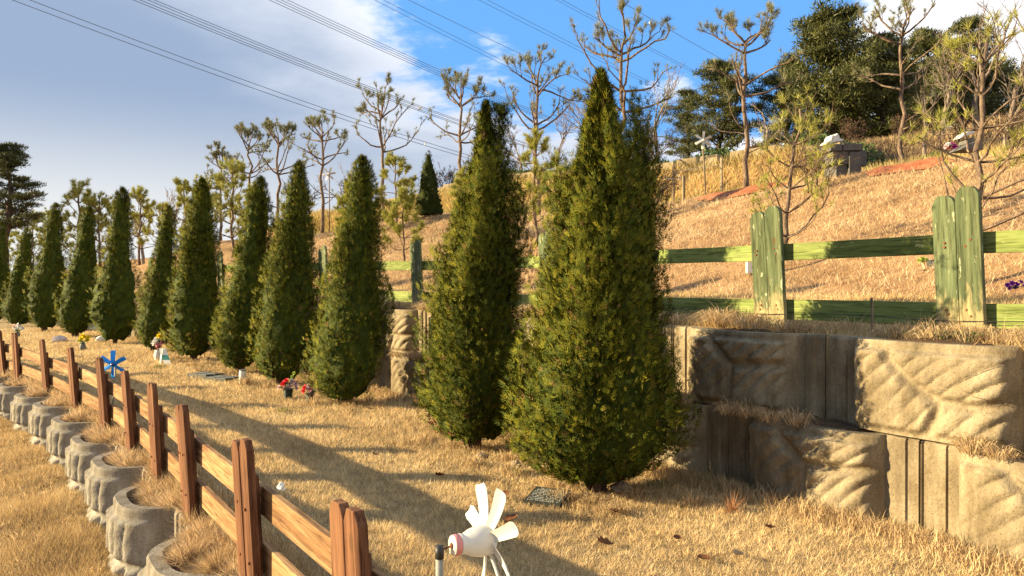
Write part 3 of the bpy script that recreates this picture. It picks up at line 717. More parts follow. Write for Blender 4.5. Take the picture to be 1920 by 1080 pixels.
# ------------------------------------------------------------------ pines on the bank
def perp(d, rng):
    v = rng.normal(0, 1, 3); v -= d * np.dot(v, d); return v / (np.linalg.norm(v) + 1e-9)
class Tree:
    def __init__(s, rng): s.g = G(); s.rng = rng; s.tips = []
    def limb(s, p0, d, L, r0, r1, bend=(0, 0, .5), wig=.12, k=5, m=4):
        P = [np.array(p0, float)]; d = np.array(d, float); d /= np.linalg.norm(d)
        for i in range(k):
            d = d + np.array(bend) / k + s.rng.normal(0, wig, 3); d /= np.linalg.norm(d); P.append(P[-1] + d * L / k)
        s.g.tube(P, np.linspace(r0, r1, k + 1), m, False)
        return np.array(P), d
def needles(tips, nn, ln, w, cols, rng, spread=.95):
    """tips: list of (point, direction, scale)"""
    P = np.array([t[0] for t in tips]); D = norm(np.array([t[1] for t in tips])); S = np.array([t[2] for t in tips]); n = len(P)
    i = np.repeat(np.arange(n), nn); m = len(i)
    d = norm(D[i] + rng.normal(0, spread, (m, 3)) * .8 + np.array([0, 0, .25])); L = ln * S[i] * rng.uniform(.65, 1.15, m)
    b = P[i] - D[i] * (rng.uniform(0, .5, m) * ln * S[i])[:, None]
    sd = norm(np.cross(d, rng.normal(0, 1, (m, 3)))) * (w * .5)
    V = np.stack([b - sd, b + sd, b + d * L[:, None]], 1).reshape(-1, 3)
    tone = rng.random(n)[i][:, None] * .6 + rng.random((m, 1)) * .4
    c = np.array(cols[0]) + (np.array(cols[1]) - np.array(cols[0])) * tone
    return V, np.arange(3 * m).reshape(-1, 3), np.repeat(c, 3, axis=0)
COL_TALL = ((.13, .135, .06), (.30, .29, .14)); COL_YOUNG = ((.19, .20, .035), (.46, .43, .09)); COL_OLD = ((.2, .15, .06), (.3, .25, .1))
def pine(name, label, px, n, ytop, style, seed, wide=1.0, cols=None, nn=None, group=None, xtop=None, thick=1.0):
    rng = np.random.default_rng(seed); s, x, y, z = at_n(px, n); H = z_at(ytop, y) - z
    root = thing(name, label, 'pine', (x, y, z - .05), 0, group); T = Tree(rng)
    sh = 0 if xtop is None else (xtop - px) / F * y
    k = 9; TP = np.array([(sh * (i / k) ** 1.2 + rng.normal(0, .009 * H) * (0 < i < k), rng.normal(0, .009 * H) * (0 < i < k), H * (.90 if style == 'tall' else .97) * i / k) for i in range(k + 1)])
    r0 = (.0172 if style == 'tall' else .0165) * H * thick
    rad = np.linspace(r0, r0 * .42, k + 1); rad[0] *= 1.25; T.g.tube(TP, rad, 7)
    def tp(f): return np.array([np.interp(f * H, TP[:, 2], TP[:, j]) for j in range(3)])
    def fork(P, d, L, r, lev, up):
        nf = 3 if lev else 2
        for _ in range(nf):
            dd = d * .9 + perp(d, rng) * rng.uniform(.45, .95) + np.array([0, 0, up]); dd[2] = max(dd[2], -.1)
            j = rng.integers(len(P) // 2, len(P)); Q, e = T.limb(P[j], dd, L * rng.uniform(.6, 1.1), r, r * .5, (0, 0, .45), .18, 3, 3)
            if lev: fork(Q, e, L * .6, r * .55, lev - 1, up)
            else: T.tips.append((Q[-1], e, rng.uniform(.8, 1.2)))
        T.tips.append((P[-1], d, 1.0))
    if style == 'tall':
        th0 = rng.uniform(0, 6.28)
        for k2 in range(8):
            th = th0 + k2 * 6.283 / 8 + rng.normal(0, .2); up = rng.uniform(.1, .95)
            P, d = T.limb(tp(.80 + .09 * rng.random()), (math.cos(th), math.sin(th), up), H * .19 * wide * rng.uniform(.75, 1.25), r0 * .42, r0 * .22, (0, 0, .55), .2)
            fork(P, d, H * .07, r0 * .19, 2 if rng.random() < .5 else 1, .3)
        for f in (rng.uniform(.52, .60), rng.uniform(.60, .68)):
            th0 = rng.uniform(0, 6.28)
            for k2 in range(3):
                th = th0 + k2 * 2.09 + rng.normal(0, .3)
                P, d = T.limb(tp(f), (math.cos(th), math.sin(th), rng.uniform(.1, .55)), H * .28 * wide * rng.uniform(.7, 1.2), r0 * .42, r0 * .2, (0, 0, .6), .17)
                fork(P, d, H * .085, r0 * .18, 1, .25)
        for k2 in range(3):
            th = rng.uniform(0, 6.28); P, d = T.limb(tp(rng.uniform(.15, .4)), (math.cos(th), math.sin(th), .1), H * .22 * wide * rng.uniform(.6, 1.2), r0 * .28, r0 * .1, (0, 0, .4), .2)
            if rng.random() < .7: fork(P, d, H * .06, r0 * .1, 0, .2)
    else:
        for f, l_ in ((.22, .42), (.36, .42), (.5, .36), (.63, .30), (.76, .22), (.88, .15)):
            th0 = rng.uniform(0, 6.28); nb = 4 if f < .7 else 5
            for k2 in range(nb):
                th = th0 + k2 * 6.283 / nb + rng.normal(0, .25)
                P, d = T.limb(tp(f), (math.cos(th), math.sin(th), rng.uniform(.05, .45) + (f > .7) * .4), H * l_ * wide * rng.uniform(.65, 1.15), r0 * .42 * (1.1 - f * .6), r0 * .16, (0, 0, .55), .18)
                fork(P, d, H * .11 * wide, r0 * .14, 1 if f < .8 else 0, .3)
        T.tips.append((TP[-1], np.array([0, 0, 1.0]), 1.2))
    obj('trunk', T.g.mesh('trunk', True), M['bark'], root)
    if style != 'tall': T.tips = [t for t in T.tips if rng.random() < (.58 if y < 14 else 1.1)]
    dist = max(y, 6); nn = nn or (22 if style == 'tall' else (36 if y < 14 else 44))
    V, t, c = needles(T.tips, nn, (.135 if style == 'tall' else (.15 if y < 14 else .21)) * max(H / 4.0, .75), max(.005, dist * (.00046 if style == 'tall' or y < 14 else .0006)), cols or (COL_TALL if style == 'tall' else COL_YOUNG), rng)
    g = G(); g.add(V, None, t, c); obj('crown', g.mesh('crown'), M['needle'], root)
    return root
GT = 'tall pruned pines along the bank'; GY = 'young pines on the bank'
for a in [
    (1398, 10.6, 40, 'tall', 101, 1.0, 'tall pruned pine with bare candelabra crown behind the white pinwheel on the bank'),
    (1166, 10.2, 45, 'tall', 102, 1.2, 'tall pruned pine rising behind the tip of the largest arborvitae'),
    (1008, 10.6, 122, 'tall', 103, 1.0, 'tall pruned pine with flat branching top between the two nearest arborvitae'),
    (862, 10.6, 152, 'tall', 104, 1.0, 'tall pruned pine just left of the forked arborvitae'),
    (716, 10.8, 182, 'tall', 105, 1.1, 'tall pruned pine with layered crown right of the third arborvitae tip'),
    (604, 10.8, 220, 'tall', 106, 1.0, 'tall pruned pine beside the far white pinwheel'),
    (522, 11.0, 235, 'tall', 107, 1.1, 'tall pruned pine second right of the shortest one in the far row'),
    (468, 11.0, 250, 'tall', 108, .9, 'slim pruned pine between two pruned pines of the far row'),
    (414, 11.0, 284, 'tall', 109, .9, 'shortest and leftmost pruned pine of the far row'),
    (1690, 15.5, 30, 'tall', 110, 1.3, 'pale-barked pruned pine with bare limbs in front of the dark forest')]:
    pine('pruned_pine', a[6], a[0], a[1], a[2], a[3], a[4], a[5], group=GT)
for a in [
    (1465, 4.2, 188, 201, .88, 1500, 'small crooked yellow-green pine behind the left green fence post'),
    (1822, 3.6, 55, 202, .95, 1850, 'large yellow-green pine behind the tallest green fence post'),
    (757, 5.2, 352, 203, .72, None, 'small umbrella-shaped pine behind the far green fence post'),
    (1003, 6.5, 235, 204, .5, None, 'slender pale green pine between the two nearest arborvitae'),
    (742, 9.0, 290, 205, .8, None, 'bushy pale green pine beside the dark conical shrub'),
    (436, 7.0, 300, 206, .8, None, 'bushy young pine left of the slim pruned pine'),
    (346, 7.0, 334, 207, .6, None, 'young pine showing above the sixth arborvitae'),
    (262, 6.5, 348, 208, .6, None, 'young pine with a golden tip right of the blunt-topped arborvitae'),
    (148, 6.5, 338, 209, .7, None, 'dark dense-topped young pine above the left arborvitae'),
    (186, 7.5, 362, 210, .7, None, 'young pine between the blunt-topped arborvitae and the dense-topped pine'),
    (62, 6.5, 402, 211, .9, None, 'bushy young pine above the short pointed arborvitae'),
    (14, 7.5, 395, 212, .9, None, 'bushy young pine at the left edge under the big dark pine'),
    (560, 8.0, 345, 213, .7, None, 'young pine hidden low behind the fourth arborvitae'),
    (478, 7.6, 350, 216, .8, None, 'low bushy young pine between the fourth and fifth arborvitae'),
    (655, 8.0, 340, 214, .7, None, 'young pine showing left of the third arborvitae tip'),
    (868, 7.0, 315, 215, .6, None, 'small pale pine with drooping limbs left of the forked arborvitae'),
    (392, 8.0, 335, 217, .9, None, 'bushy pale pine just right of the sixth arborvitae tip'),
    (690, 8.0, 345, 218, .9, None, 'low spreading pine just right of the third arborvitae tip'),
    (300, 8.5, 385, 219, 1.0, None, 'low bushy pine between the blunt-topped and the slim arborvitae'),
    (100, 8.5, 400, 220, 1.0, None, 'low bushy pine between the two arborvitae left of the yellow flowers'),
    (225, 9.0, 385, 221, 1.0, None, 'low bushy pine behind the blunt-topped arborvitae')]:
    pine('young_pine', a[6], a[0], a[1], a[2], 'young', a[3], a[4], group=GY, xtop=a[5])

# ------------------------------------------------------------------ forest on the hilltop
def at_d(px, d):
    x = (px - CX) / F * d; s, n = inv(x, d); return s, x, d, float(HZ(s, n))
def evergreen(label, px, n, ytop, Rpx, seed, limbs=44, tone=1.0, t0=.2, flat=.45, lobes=8, dist=None):
    rng = np.random.default_rng(seed); s, x, y, z = at_d(px, dist) if dist else at_n(px, n); H = z_at(ytop, y) - z; R = Rpx / F * y
    root = thing('forest_pine', label, 'pine', (x, y, z - .1), 0, 'dark pines of the forest'); T = Tree(rng)
    TP = np.array([(rng.normal(0, .02 * H) * (i > 0), rng.normal(0, .02 * H) * (i > 0), H * .95 * i / 7) for i in range(8)])
    T.g.tube(TP, np.linspace(.03 * H, .006 * H, 8), 7)
    pads = []
    for k in range(limbs):
        f = t0 + (.97 - t0) * (k + rng.random()) / limbs; th = k * 2.4 + rng.normal(0, .4)
        pr = np.interp((f - t0) / (1 - t0), [0, .15, .35, .6, .8, 1], [.75, 1, .95, .75, .5, .12]) * rng.uniform(.6, 1.15)
        p0 = np.array([np.interp(f * H, TP[:, 2], TP[:, j]) for j in range(3)])
        P, d = T.limb(p0, (math.cos(th), math.sin(th), rng.uniform(0, .45)), R * pr, .010 * H * (1.1 - f), .003 * H, (0, 0, .3), .14, 5, 4)
        for q in range(lobes):
            u = rng.uniform(.35, 1.05); c = P[0] + (P[-1] - P[0]) * u; j = min(4, int(u * 5)); c = P[j] * .5 + c * .5
            pads.append((c + rng.normal(0, .07 * abs(R), 3) * np.array([1, 1, .5]), rng.uniform(.12, .22) * R))
        pads.append((P[-1], .16 * R))
    pads.append((TP[-1], .12 * R))
    obj('trunk', T.g.mesh('trunk', True), M['bark_dark'], root)
    C = np.array([p[0] for p in pads]); S = np.array([p[1] for p in pads]); per = 58
    i = np.repeat(np.arange(len(C)), per); m = len(i)
    o = norm(rng.normal(0, 1, (m, 3))) * (rng.random((m, 1)) ** .4); pos = C[i] + o * S[i][:, None] * np.array([1, 1, flat])
    d = norm(o * .8 + rng.normal(0, .5, (m, 3)) + np.array([0, 0, .6])); L = rng.uniform(.10, .2, m) * max(R, 1.2) * .50
    sd = norm(np.cross(d, rng.normal(0, 1, (m, 3)))) * (L * .13)[:, None]
    V = np.stack([pos - sd, pos + sd, pos + d * L[:, None]], 1).reshape(-1, 3)
    t = rng.random(len(C))[i][:, None] * .5 + rng.random((m, 1)) * .5
    c = (np.array([.036, .044, .012]) + t * np.array([.082, .076, .016])) * tone
    g = G(); g.add(V, None, np.arange(3 * m).reshape(-1, 3), np.repeat(c, 3, axis=0)); obj('crown', g.mesh('crown'), M['needle'], root)
def bare(label, px, n, ytop, seed, spread=1.0, levels=5, m='bark_grey', leaves=0, stems=1, name='bare_tree', cat='tree', r=.02, group='bare trees at the forest edge'):
    rng = np.random.default_rng(seed); s, x, y, z = at_n(px, n) if n < 23 else at_d(px, n * 1.6); H = max(z_at(ytop, y) - z, 1.0)
    root = thing(name, label, cat, (x, y, z - .05), 0, group); T = Tree(rng); wmin = y * .00030
    def rec(p, d, L, r_, lev):
        P, e = T.limb(p, d, L, max(r_, wmin), max(r_ * .6, wmin * .7), (0, 0, .25), .10, 4, 5 if lev > 2 else 3)
        if lev == 0: T.tips.append((P[-1], e, 1.0)); return
        for k in range(rng.integers(3, 5) if lev > 1 else 3):
            dd = e + perp(e, rng) * rng.uniform(.4, .95) * spread; j = rng.integers(1 if k else 4, 5)
            rec(P[j], dd, L * rng.uniform(.55, .8), r_ * .52, lev - 1)
    for k in range(stems):
        d0 = np.array([rng.normal(0, .06 + .25 * (stems > 1)), rng.normal(0, .06 + .25 * (stems > 1)), 1]); rec(np.array([rng.normal(0, .1) * (stems > 1), rng.normal(0, .1) * (stems > 1), 0]), d0, H * .36, r * H, levels - 1)
    me = T.g.mesh('trunk', True)
    V = np.empty(len(me.vertices) * 3, np.float32); me.vertices.foreach_get('co', V); V = V.reshape(-1, 3); V *= H / max(V[:, 2].max(), .1) ; me.vertices.foreach_set('co', V.ravel())
    obj('trunk', me, M[m], root)
    if leaves:
        tp_ = np.array([t[0] for t in T.tips]); i = rng.integers(0, len(tp_), leaves); pos = tp_[i] * (H / max(tp_[:, 2].max(), .1) * .97) + rng.normal(0, .04 * H / 3, (leaves, 3)); d = norm(rng.normal(0, 1, (leaves, 3))); L = y * .0016 * rng.uniform(.6, 1.3, leaves)
        sd = norm(np.cross(d, rng.normal(0, 1, (leaves, 3)))) * (L * .3)[:, None]
        Vv = np.stack([pos - sd, pos + sd, pos + d * L[:, None]], 1).reshape(-1, 3); c = np.array([.16, .075, .04]) * rng.uniform(.5, 1.5, (leaves, 1))
        g = G(); g.add(Vv, None, np.arange(3 * leaves).reshape(-1, 3), np.repeat(c, 3, axis=0)); obj('crown', g.mesh('crown'), M['needle'], root)
for a in [(1562, 27, 14, 118, 301, 60, 'tallest dark pine of the forest with a ragged pointed top'),
          (1355, 30, 108, 78, 302, 44, 'dark pine of the forest behind the bare candelabra pine'),
          (1478, 32, 110, 80, 303, 44, 'dark pine filling the gap left of the tallest forest pine'),
          (1655, 28, 62, 90, 304, 48, 'dark pine right of the tallest forest pine, behind the pale-barked pine'),
          (1815, 33, 30, 78, 305, 46, 'dark pine of the forest at the upper right, beside bare branches'),
          (1290, 33, 165, 55, 307, 36, 'smallest dark pine at the left end of the forest'),
          (1740, 34, 55, 90, 308, 44, 'dark pine set back between the right forest pines'),
          (1610, 40, 120, 110, 310, 34, 'low dark pine deep in the forest behind the grey stone wall'),
          (1700, 42, 140, 110, 311, 34, 'low dark pine deep in the forest behind the pale-barked pine'),
          (1850, 40, 130, 110, 312, 34, 'low dark pine deep in the forest at the right edge')]:
    evergreen(a[6], a[0], a[1], a[2], a[3], a[4], a[5], t0=.06)
evergreen('big dark spreading pine at the left edge against the pale sky', 18, 30, 262, 72, 309, 40, .7, .38, .25, dist=46)
for a in [(1092, 17, 165, 401, 1.0, 5, 'bare rounded tree left of the largest arborvitae tip'),
          (1238, 19, 122, 402, .9, 5, 'bare spreading tree right of the largest arborvitae'),
          (1765, 19, 40, 403, .7, 5, 'thin bare tree right of the pale-barked pine'),
          (1885, 17, -30, 404, .8, 5, 'bare tree with crossing branches at the upper right corner'),
          (1445, 21, 175, 405, .8, 4, 'slim bare tree right of the bare candelabra pine'),
          (1830, 20, -10, 412, .7, 5, 'tall bare tree between the large yellow-green pine and the right corner'),
          (1735, 17, 120, 406, .6, 4, 'pale slender bare trunk behind the large yellow-green pine'),
          (975, 22, 225, 407, .9, 5, 'bare bushy tree between the two nearest arborvitae'),
          (1040, 20, 200, 408, .9, 5, 'bare twiggy tree just left of the largest arborvitae'),
          (300, 26, 352, 409, .8, 5, 'thin bare tree against the sky between far arborvitae'),
          (268, 24, 372, 411, .8, 4, 'small bare tree against the sky by the blunt-topped arborvitae'),
          (645, 20, 300, 410, .9, 4, 'bare twiggy tree behind the far white pinwheel')]:
    bare(a[6], a[0], a[1], a[2], a[3], a[4], a[5])
for a in [(1530, 9.0, 262, 420, 900, 'brown-leaved shrub left of the grey stone wall on the bank'),
          (1232, 11.5, 292, 421, 300, 'brown twiggy shrub at the left end of the upper bank'),
          (1905, 11.0, 190, 422, 900, 'reddish-brown leafy shrub at the right edge of the bank'),
          (1215, 20, 225, 424, 900, 'reddish-brown shrub behind the largest arborvitae at the forest edge'),
          (560, 16, 335, 425, 500, 'brown shrub on the skyline behind the far pruned pines'),
          (660, 16, 320, 426, 500, 'brown shrub on the skyline right of the far white pinwheel'),
          (900, 18, 290, 427, 500, 'brown shrub on the skyline left of the forked arborvitae'),
          (840, 17, 300, 428, 500, 'brown shrub on the skyline behind the dark conical shrub'),
          (1600, 18, 268, 429, 700, 'brown undergrowth shrub behind the grey stone wall'),
          (1790, 18, 240, 430, 700, 'brown undergrowth shrub behind the grave marker with pink flowers'),
          (1690, 20, 255, 431, 700, 'brown undergrowth shrub below the pale-barked pine'),
          (1420, 20, 268, 432, 700, 'brown undergrowth shrub behind the hedge on the upper bank')]:
    bare(a[5], a[0], a[1], a[2], a[3], 1.1, 4, 'bark_dark', a[4], 5, 'brown_shrub', 'shrub', .014, 'brown shrubs')

# ------------------------------------------------------------------ upper bank: kerb wall, hedge, clay, stakes, graves
kerb = thing('kerb_wall', 'long pale concrete capping wall along the top of the yellow grass bank', 'wall')
for k in range(16):
    s = 6.6 + 1.5 * k; x, y = PT(s, 14.45); z = float(HZ(s, 14.4))
    g = G(); g.box((-.742, -.12, -.30), (.742, .16, .26 + .02 * (k % 3))); obj('block', g.mesh('block'), M['concrete'], kerb, (float(x), float(y), z), (0, 0, lrot(s)))
# hedge of low leaves
rng = np.random.default_rng(51); m = 22000
S = rng.uniform(4.5, 24, m); N = 14.9 + rng.random(m) ** 1.5 * 1.6; x, y = PT(S, N); hmax = .28 + .14 * np.sin(S * 2.1) + .1 * np.sin(S * 5.3 + 1)
z = HZ(S, N) + rng.random(m) ** .7 * np.maximum(hmax, .1); P = np.stack([x, y, z], -1); d = norm(rng.normal(0, 1, (m, 3)) + [0, 0, .5]); L = rng.uniform(.08, .16, m)
sd = norm(np.cross(d, rng.normal(0, 1, (m, 3)))) * (L * .32)[:, None]
V = np.stack([P - sd, P + sd, P + d * L[:, None]], 1).reshape(-1, 3)
c = np.array([.05, .085, .025]) + rng.random((m, 1)) * np.array([.07, .085, .02])
g = G(); g.add(V, None, np.arange(3 * m).reshape(-1, 3), np.repeat(c, 3, axis=0))
obj('hedge', g.mesh('hedge'), M['needle'], label='low green ground-cover hedge along the top of the upper bank', cat='hedge', kind='stuff')
# bare clay strips
for (p0, p1, n0, n1) in ((1300, 1478, 9.75, 10.6), (1615, 1790, 9.7, 10.5)):
    s1 = at_n(p0, 10.0)[0]; s0 = at_n(p1, 10.0)[0]
    S = np.linspace(s0, s1, 30); U = np.linspace(0, 1, 8); a, u = np.meshgrid(S, U, indexing='ij')
    tap = np.clip(np.minimum(a - s0, s1 - a) / (s1 - s0) * 5, .15, 1); n_ = (n0 + n1) / 2 + (u - .5) * (n1 - n0) * tap + .06 * np.sin(a * 5)
    x, y = PT(a, n_); z = HZ(a, n_) + .03 + .10 * np.sin(u * np.pi) * tap
    V = np.stack([x, y, z], -1).reshape(-1, 3); i, j = np.meshgrid(np.arange(29), np.arange(7), indexing='ij')
    q = np.stack([i * 8 + j, i * 8 + j + 1, (i + 1) * 8 + j + 1, (i + 1) * 8 + j], -1).reshape(-1, 4)[:, ::-1]
    obj('clay_strip', mesh('clay_strip', V, q, True), M['clay'], kind='structure')
# stakes with wire on the upper bank
SK = thing('stake_fence', 'line of thin grey stakes joined by wire on the yellow upper bank', 'fence')
prev = None
for k, (px, n, yt) in enumerate([(1222, 11.0, 322), (1281, 11.2, 330), (1262, 12.6, 310), (1352, 12.8, 297), (745, 11, 372), (790, 11, 368), (822, 11, 365)]):
    s, x, y, z = at_n(px, n); h = max(.5, z_at(yt, y) - z)
    V, fs = poly_prism([(-.03, -.2), (.03, -.2), (.032, h), (-.03, h + .02)], -.03, .03); me = pymesh('stake', V, fs); obj('stake', me, M['stake'], SK, (x, y, z), (0, 0, .3 * k))
    if prev is not None and k not in (4,):
        g = G(); g.tube([prev, (x, y, z + h * .85)], .006, 4); obj('wire', g.mesh('wire'), M['wire'], SK)
    prev = (x, y, z + h * .85)
# grey stone corner wall
s, x, y, z = at_n(1598, 10.2)
gw = thing('stone_corner_wall', 'grey stone corner wall of stacked slabs jutting out of the bank', 'wall', (x, y, z))
g = 0
wpx = y / F
def slab(parent, name, p0, p1, y0, y1, dep, mt, off=0):
    me_g = G(); x0 = (p0 - 1598) * wpx; x1 = (p1 - 1598) * wpx; za = z_at(y1, y) - z; zb_ = z_at(y0, y) - z
    me_g.box((x0, off, za), (x1, off + dep, zb_)); obj(name, me_g.mesh(name), mt, parent)
M['stone'] = simple('grey_stone_slab', (0.105, 0.10, 0.092), 0.85, 0.15, 0.6, 9)
slab(gw, 'slab', 1558, 1579, 270, 282, .5, M['stone']); slab(gw, 'slab', 1581, 1618, 269.5, 281.5, .55, M['stone'])
slab(gw, 'slab', 1564, 1606, 283, 306, .6, M['stone'], .05); slab(gw, 'slab', 1572, 1592, 307, 332, .6, M['stone'], .1)
slab(gw, 'slab', 1594, 1616, 284, 335, .5, M['stone'], .02); slab(gw, 'slab', 1619, 1640, 276, 305, .8, M['stone'], .35)
def rocky(name, prof, dep, mt, label, cat, loc, rz=0, seed=0):
    rng = np.random.default_rng(seed); V, fs = poly_prism(prof, -dep / 2, dep / 2); me = pymesh(name, V, fs, bevel=.012)
    return obj(name, me, mt, None, loc, (0, 0, rz), label, cat)
sc = y / F
pr = [(1552, 260), (1556, 255), (1561, 253), (1563, 246), (1566, 242), (1570, 244), (1575, 239), (1578, 241), (1580, 249), (1589, 251), (1588, 253), (1580, 255), (1572, 256), (1560, 261)]
rocky('white_figurine', [((p - 1570) * sc, (261 - q) * sc) for p, q in pr[::-1]], .28, M['white_stone'], 'white jagged stone ornament on top of the grey stone corner wall', 'ornament', ((1570 - CX) / F * y, y + .3, z_at(270, y) + .02), .1)
g = G(); g.tube([((1570 - CX) / F * y, y + .3, z_at(270.5, y)), ((1570 - CX) / F * y, y + .3, z_at(259, y))], .06, 6)
obj('plinth', g.mesh('plinth'), M['granite'], gw).matrix_parent_inverse = Matrix.Translation((-x, -y, -z))
# grave marker with pink flowers
s, x, y, z = at_n(1812, 10.6); sc = y / F
gm = thing('grave_marker', 'grey sloping grave marker with white ornament beside pink flowers', 'gravestone', (x, y, z_at(284, y)))
V, fs = poly_prism([(-24 * sc, 0), (20 * sc, 0), (18 * sc, 14 * sc), (4 * sc, 15 * sc), (-10 * sc, 10 * sc)], -.2, .2); obj('base', pymesh('base', V, fs, bevel=.01), M['granite'], gm)
V, fs = poly_prism([(-9 * sc, 11 * sc), (6 * sc, 15 * sc), (7 * sc, 24 * sc), (-7 * sc, 22 * sc)], -.12, .12); obj('tablet', pymesh('tablet', V, fs, bevel=.01), M['granite'], gm)
rocky('white_ornament', [((p - 1804) * sc, (252 - q) * sc) for p, q in [(1792, 254), (1806, 250), (1822, 243), (1816, 239), (1806, 241), (1797, 248)]], .24, M['white_stone'], 'white stone ornament on top of the grey grave marker', 'ornament', ((1804 - CX) / F * y, y, z_at(259.5, y)))

# -- flowers
def rosette(rng, r, col, n=16):
    V = []; Tt = []; Cc = []
    for k in range(n):
        th = k * 2.4 + rng.normal(0, .1); f = (k + 1) / n; el = math.radians(80 - 75 * f); L = r * (.45 + .55 * f)
        o = np.array([math.cos(th) * math.cos(el), math.sin(th) * math.cos(el), math.sin(el)]); sd = np.array([-math.sin(th), math.cos(th), 0]) * r * .34
        b = np.zeros(3); k0 = len(V)
        V += [b, o * L * .6 + sd, o * L, o * L * .6 - sd]; Tt += [[k0, k0 + 1, k0 + 2], [k0, k0 + 2, k0 + 3]]
        Cc += [np.array(col) * rng.uniform(.7, 1.2)] * 4
    return np.array(V), np.array(Tt), np.array(Cc)
def flower(parent, p, d, r, col, rng, name='flower'):
    V, t, c = rosette(rng, r, col); R = Vector(d).to_track_quat('Z', 'Y').to_matrix(); V = V @ np.array(R).T
    g = G(); g.add(V, None, t, c); return obj(name, g.mesh(name), M['petal'], parent, tuple(p))
def leafm(parent, p, d, L, col, rng):
    d = np.array(d) / np.linalg.norm(d); s_ = np.cross(d, [0, 0, 1.0]); s_ /= np.linalg.norm(s_) + 1e-6
    V = [np.zeros(3), d * L * .5 + s_ * L * .22 + [0, 0, .02 * L], d * L - np.array([0, 0, .25 * L]), d * L * .5 - s_ * L * .22 + [0, 0, .02 * L]]
    g = G(); g.add(V, None, [[0, 1, 2], [0, 2, 3]], np.tile(col, (4, 1))); obj('leaf', g.mesh('leaf'), M['petal'], parent, tuple(p))
RED = (.62, .02, .03); PINK = (.72, .33, .36); PALEP = (.68, .45, .46); YEL = (.75, .58, .02); LIME = (.42, .48, .08); WHT = (.72, .70, .64); GRN = (.05, .11, .05); PURP = (.32, .05, .38); MAG = (.62, .03, .35)
def vase_geo(style, h, r):
    g = G()
    if style == 'basket':
        for k in range(9): g.lathe([(r * (.75 + .03 * k) - .004, h * k / 9), (r * (.75 + .03 * k) + .004, h * (k + .15) / 9), (r * (.75 + .03 * k) + .004, h * (k + .55) / 9), (r * (.75 + .03 * k) - .004, h * (k + .7) / 9)], 14)
        g.lathe([(0, .004), (r * .72, .004), (r * .74, h * .5), (r * .9, h * .92), (0, h * .92)], 14)
    else: g.lathe([(0, 0), (r * .62, 0), (r * .7, h * .06), (r * .95, h * .35), (r, h * .55), (r * .72, h * .85), (r * .8, h), (r * .6, h), (r * .55, h * .9), (0, h * .9)], 16)
    return g
def bouquet(name, label, px, py, vpx, hpx, style, fl, seed, mt=None, leaves=7, dz=0.0, gp=None, off=None):
    rng = np.random.default_rng(seed); x, y, z = gp if gp else on_ground(px, py); sc = y / F
    root = thing(name, label, 'flowers', (x, y, z + dz))
    h = vpx * sc; r = h * .42
    if style != 'none': obj('vase', vase_geo(style, h, r).mesh('vase', True), mt or M['basket'], root)
    g = G()
    for (fx, fz, fr, col) in fl:
        p = np.array([fx * sc, rng.uniform(-.35, .25) * hpx * sc * .35, h + fz * sc]); d = np.array([fx * .06 + rng.normal(0, .2) - .15, -1.0, .7 + rng.normal(0, .2)])
        flower(root, p, d, fr * sc, col, rng)
        g.tube([(0, 0, h * .8), p * .55 + [0, 0, h * .45], p], .004 * max(1, y / 10), 4, False)
    obj('stems', g.mesh('stems'), M['paper_green'], root)
    for k in range(leaves):
        th = rng.uniform(0, 6.28); leafm(root, (0, 0, h * rng.uniform(.95, 1.3)), (math.cos(th), math.sin(th) - .3, rng.uniform(.1, .9)), hpx * sc * rng.uniform(.35, .6), np.array(GRN) * rng.uniform(.7, 1.6), rng)
    return root
bouquet('flower_pot', 'left flower pot with red and pale pink blooms in a black basket', 540, 750, 22, 30, 'basket', [(-8, 9, 8, RED), (-3, 14, 7, RED), (-16, 2, 6, PALEP), (8, 12, 7, PALEP), (14, 7, 7, PALEP), (4, 4, 6, PALEP), (-4, 0, 5, PINK), (16, 0, 5, PALEP), (11, 28, 5, LIME), (8, 22, 4, LIME)], 61)
bouquet('flower_pot', 'right flower pot with red, coral pink and lime blooms in a black basket', 581, 757, 18, 32, 'basket', [(-9, 12, 8, RED), (-11, 6, 7, RED), (2, 9, 8, PINK), (3, 1, 8, PINK), (14, 10, 7, PALEP), (-2, 16, 6, PALEP), (17, 24, 7, LIME), (13, 20, 5, YEL), (21, 18, 5, LIME)], 62)
bouquet('flower_vase', 'yellow flowers in a round grey vase on the lawn', 155, 657, 14, 18, 'round', [(-2, 9, 7, YEL), (5, 11, 7, YEL), (1, 15, 6, YEL), (8, 6, 6, YEL), (-5, 5, 5, LIME), (11, 12, 5, YEL)], 63, M['vase'])
bouquet('flower_vase', 'faded white flowers in a grey vase near the left edge', 33, 632, 10, 16, 'round', [(-4, 6, 6, WHT), (3, 9, 6, WHT), (9, 6, 5, WHT), (0, 13, 5, WHT), (-8, 10, 5, PALEP)], 64, M['vase'])
bouquet('bouquet', 'bouquet of yellow, cream and coral flowers above the green and white card', 297, 676, 20, 18, 'round', [(-6, 14, 9, WHT), (-2, 20, 8, WHT), (2, 26, 8, YEL), (6, 24, 7, YEL), (-1, 10, 7, PINK), (1, 6, 7, (.6, .12, .1)), (7, 14, 7, PINK)], 65, M['white_stone'])
def gp_n(px, n): s, x, y, z = at_n(px, n); return (x, y, z)
bouquet('flowers', 'purple flowers at the right edge behind the green fence', 1905, 530, 4, 16, 'none', [(-14, 6, 6, PURP), (-6, 9, 7, PURP), (2, 7, 7, PURP), (9, 11, 7, PURP), (-1, 2, 6, PURP), (14, 4, 6, PURP), (-10, 0, 5, PURP)], 66, gp=gp_n(1905, 3.1), dz=.1)
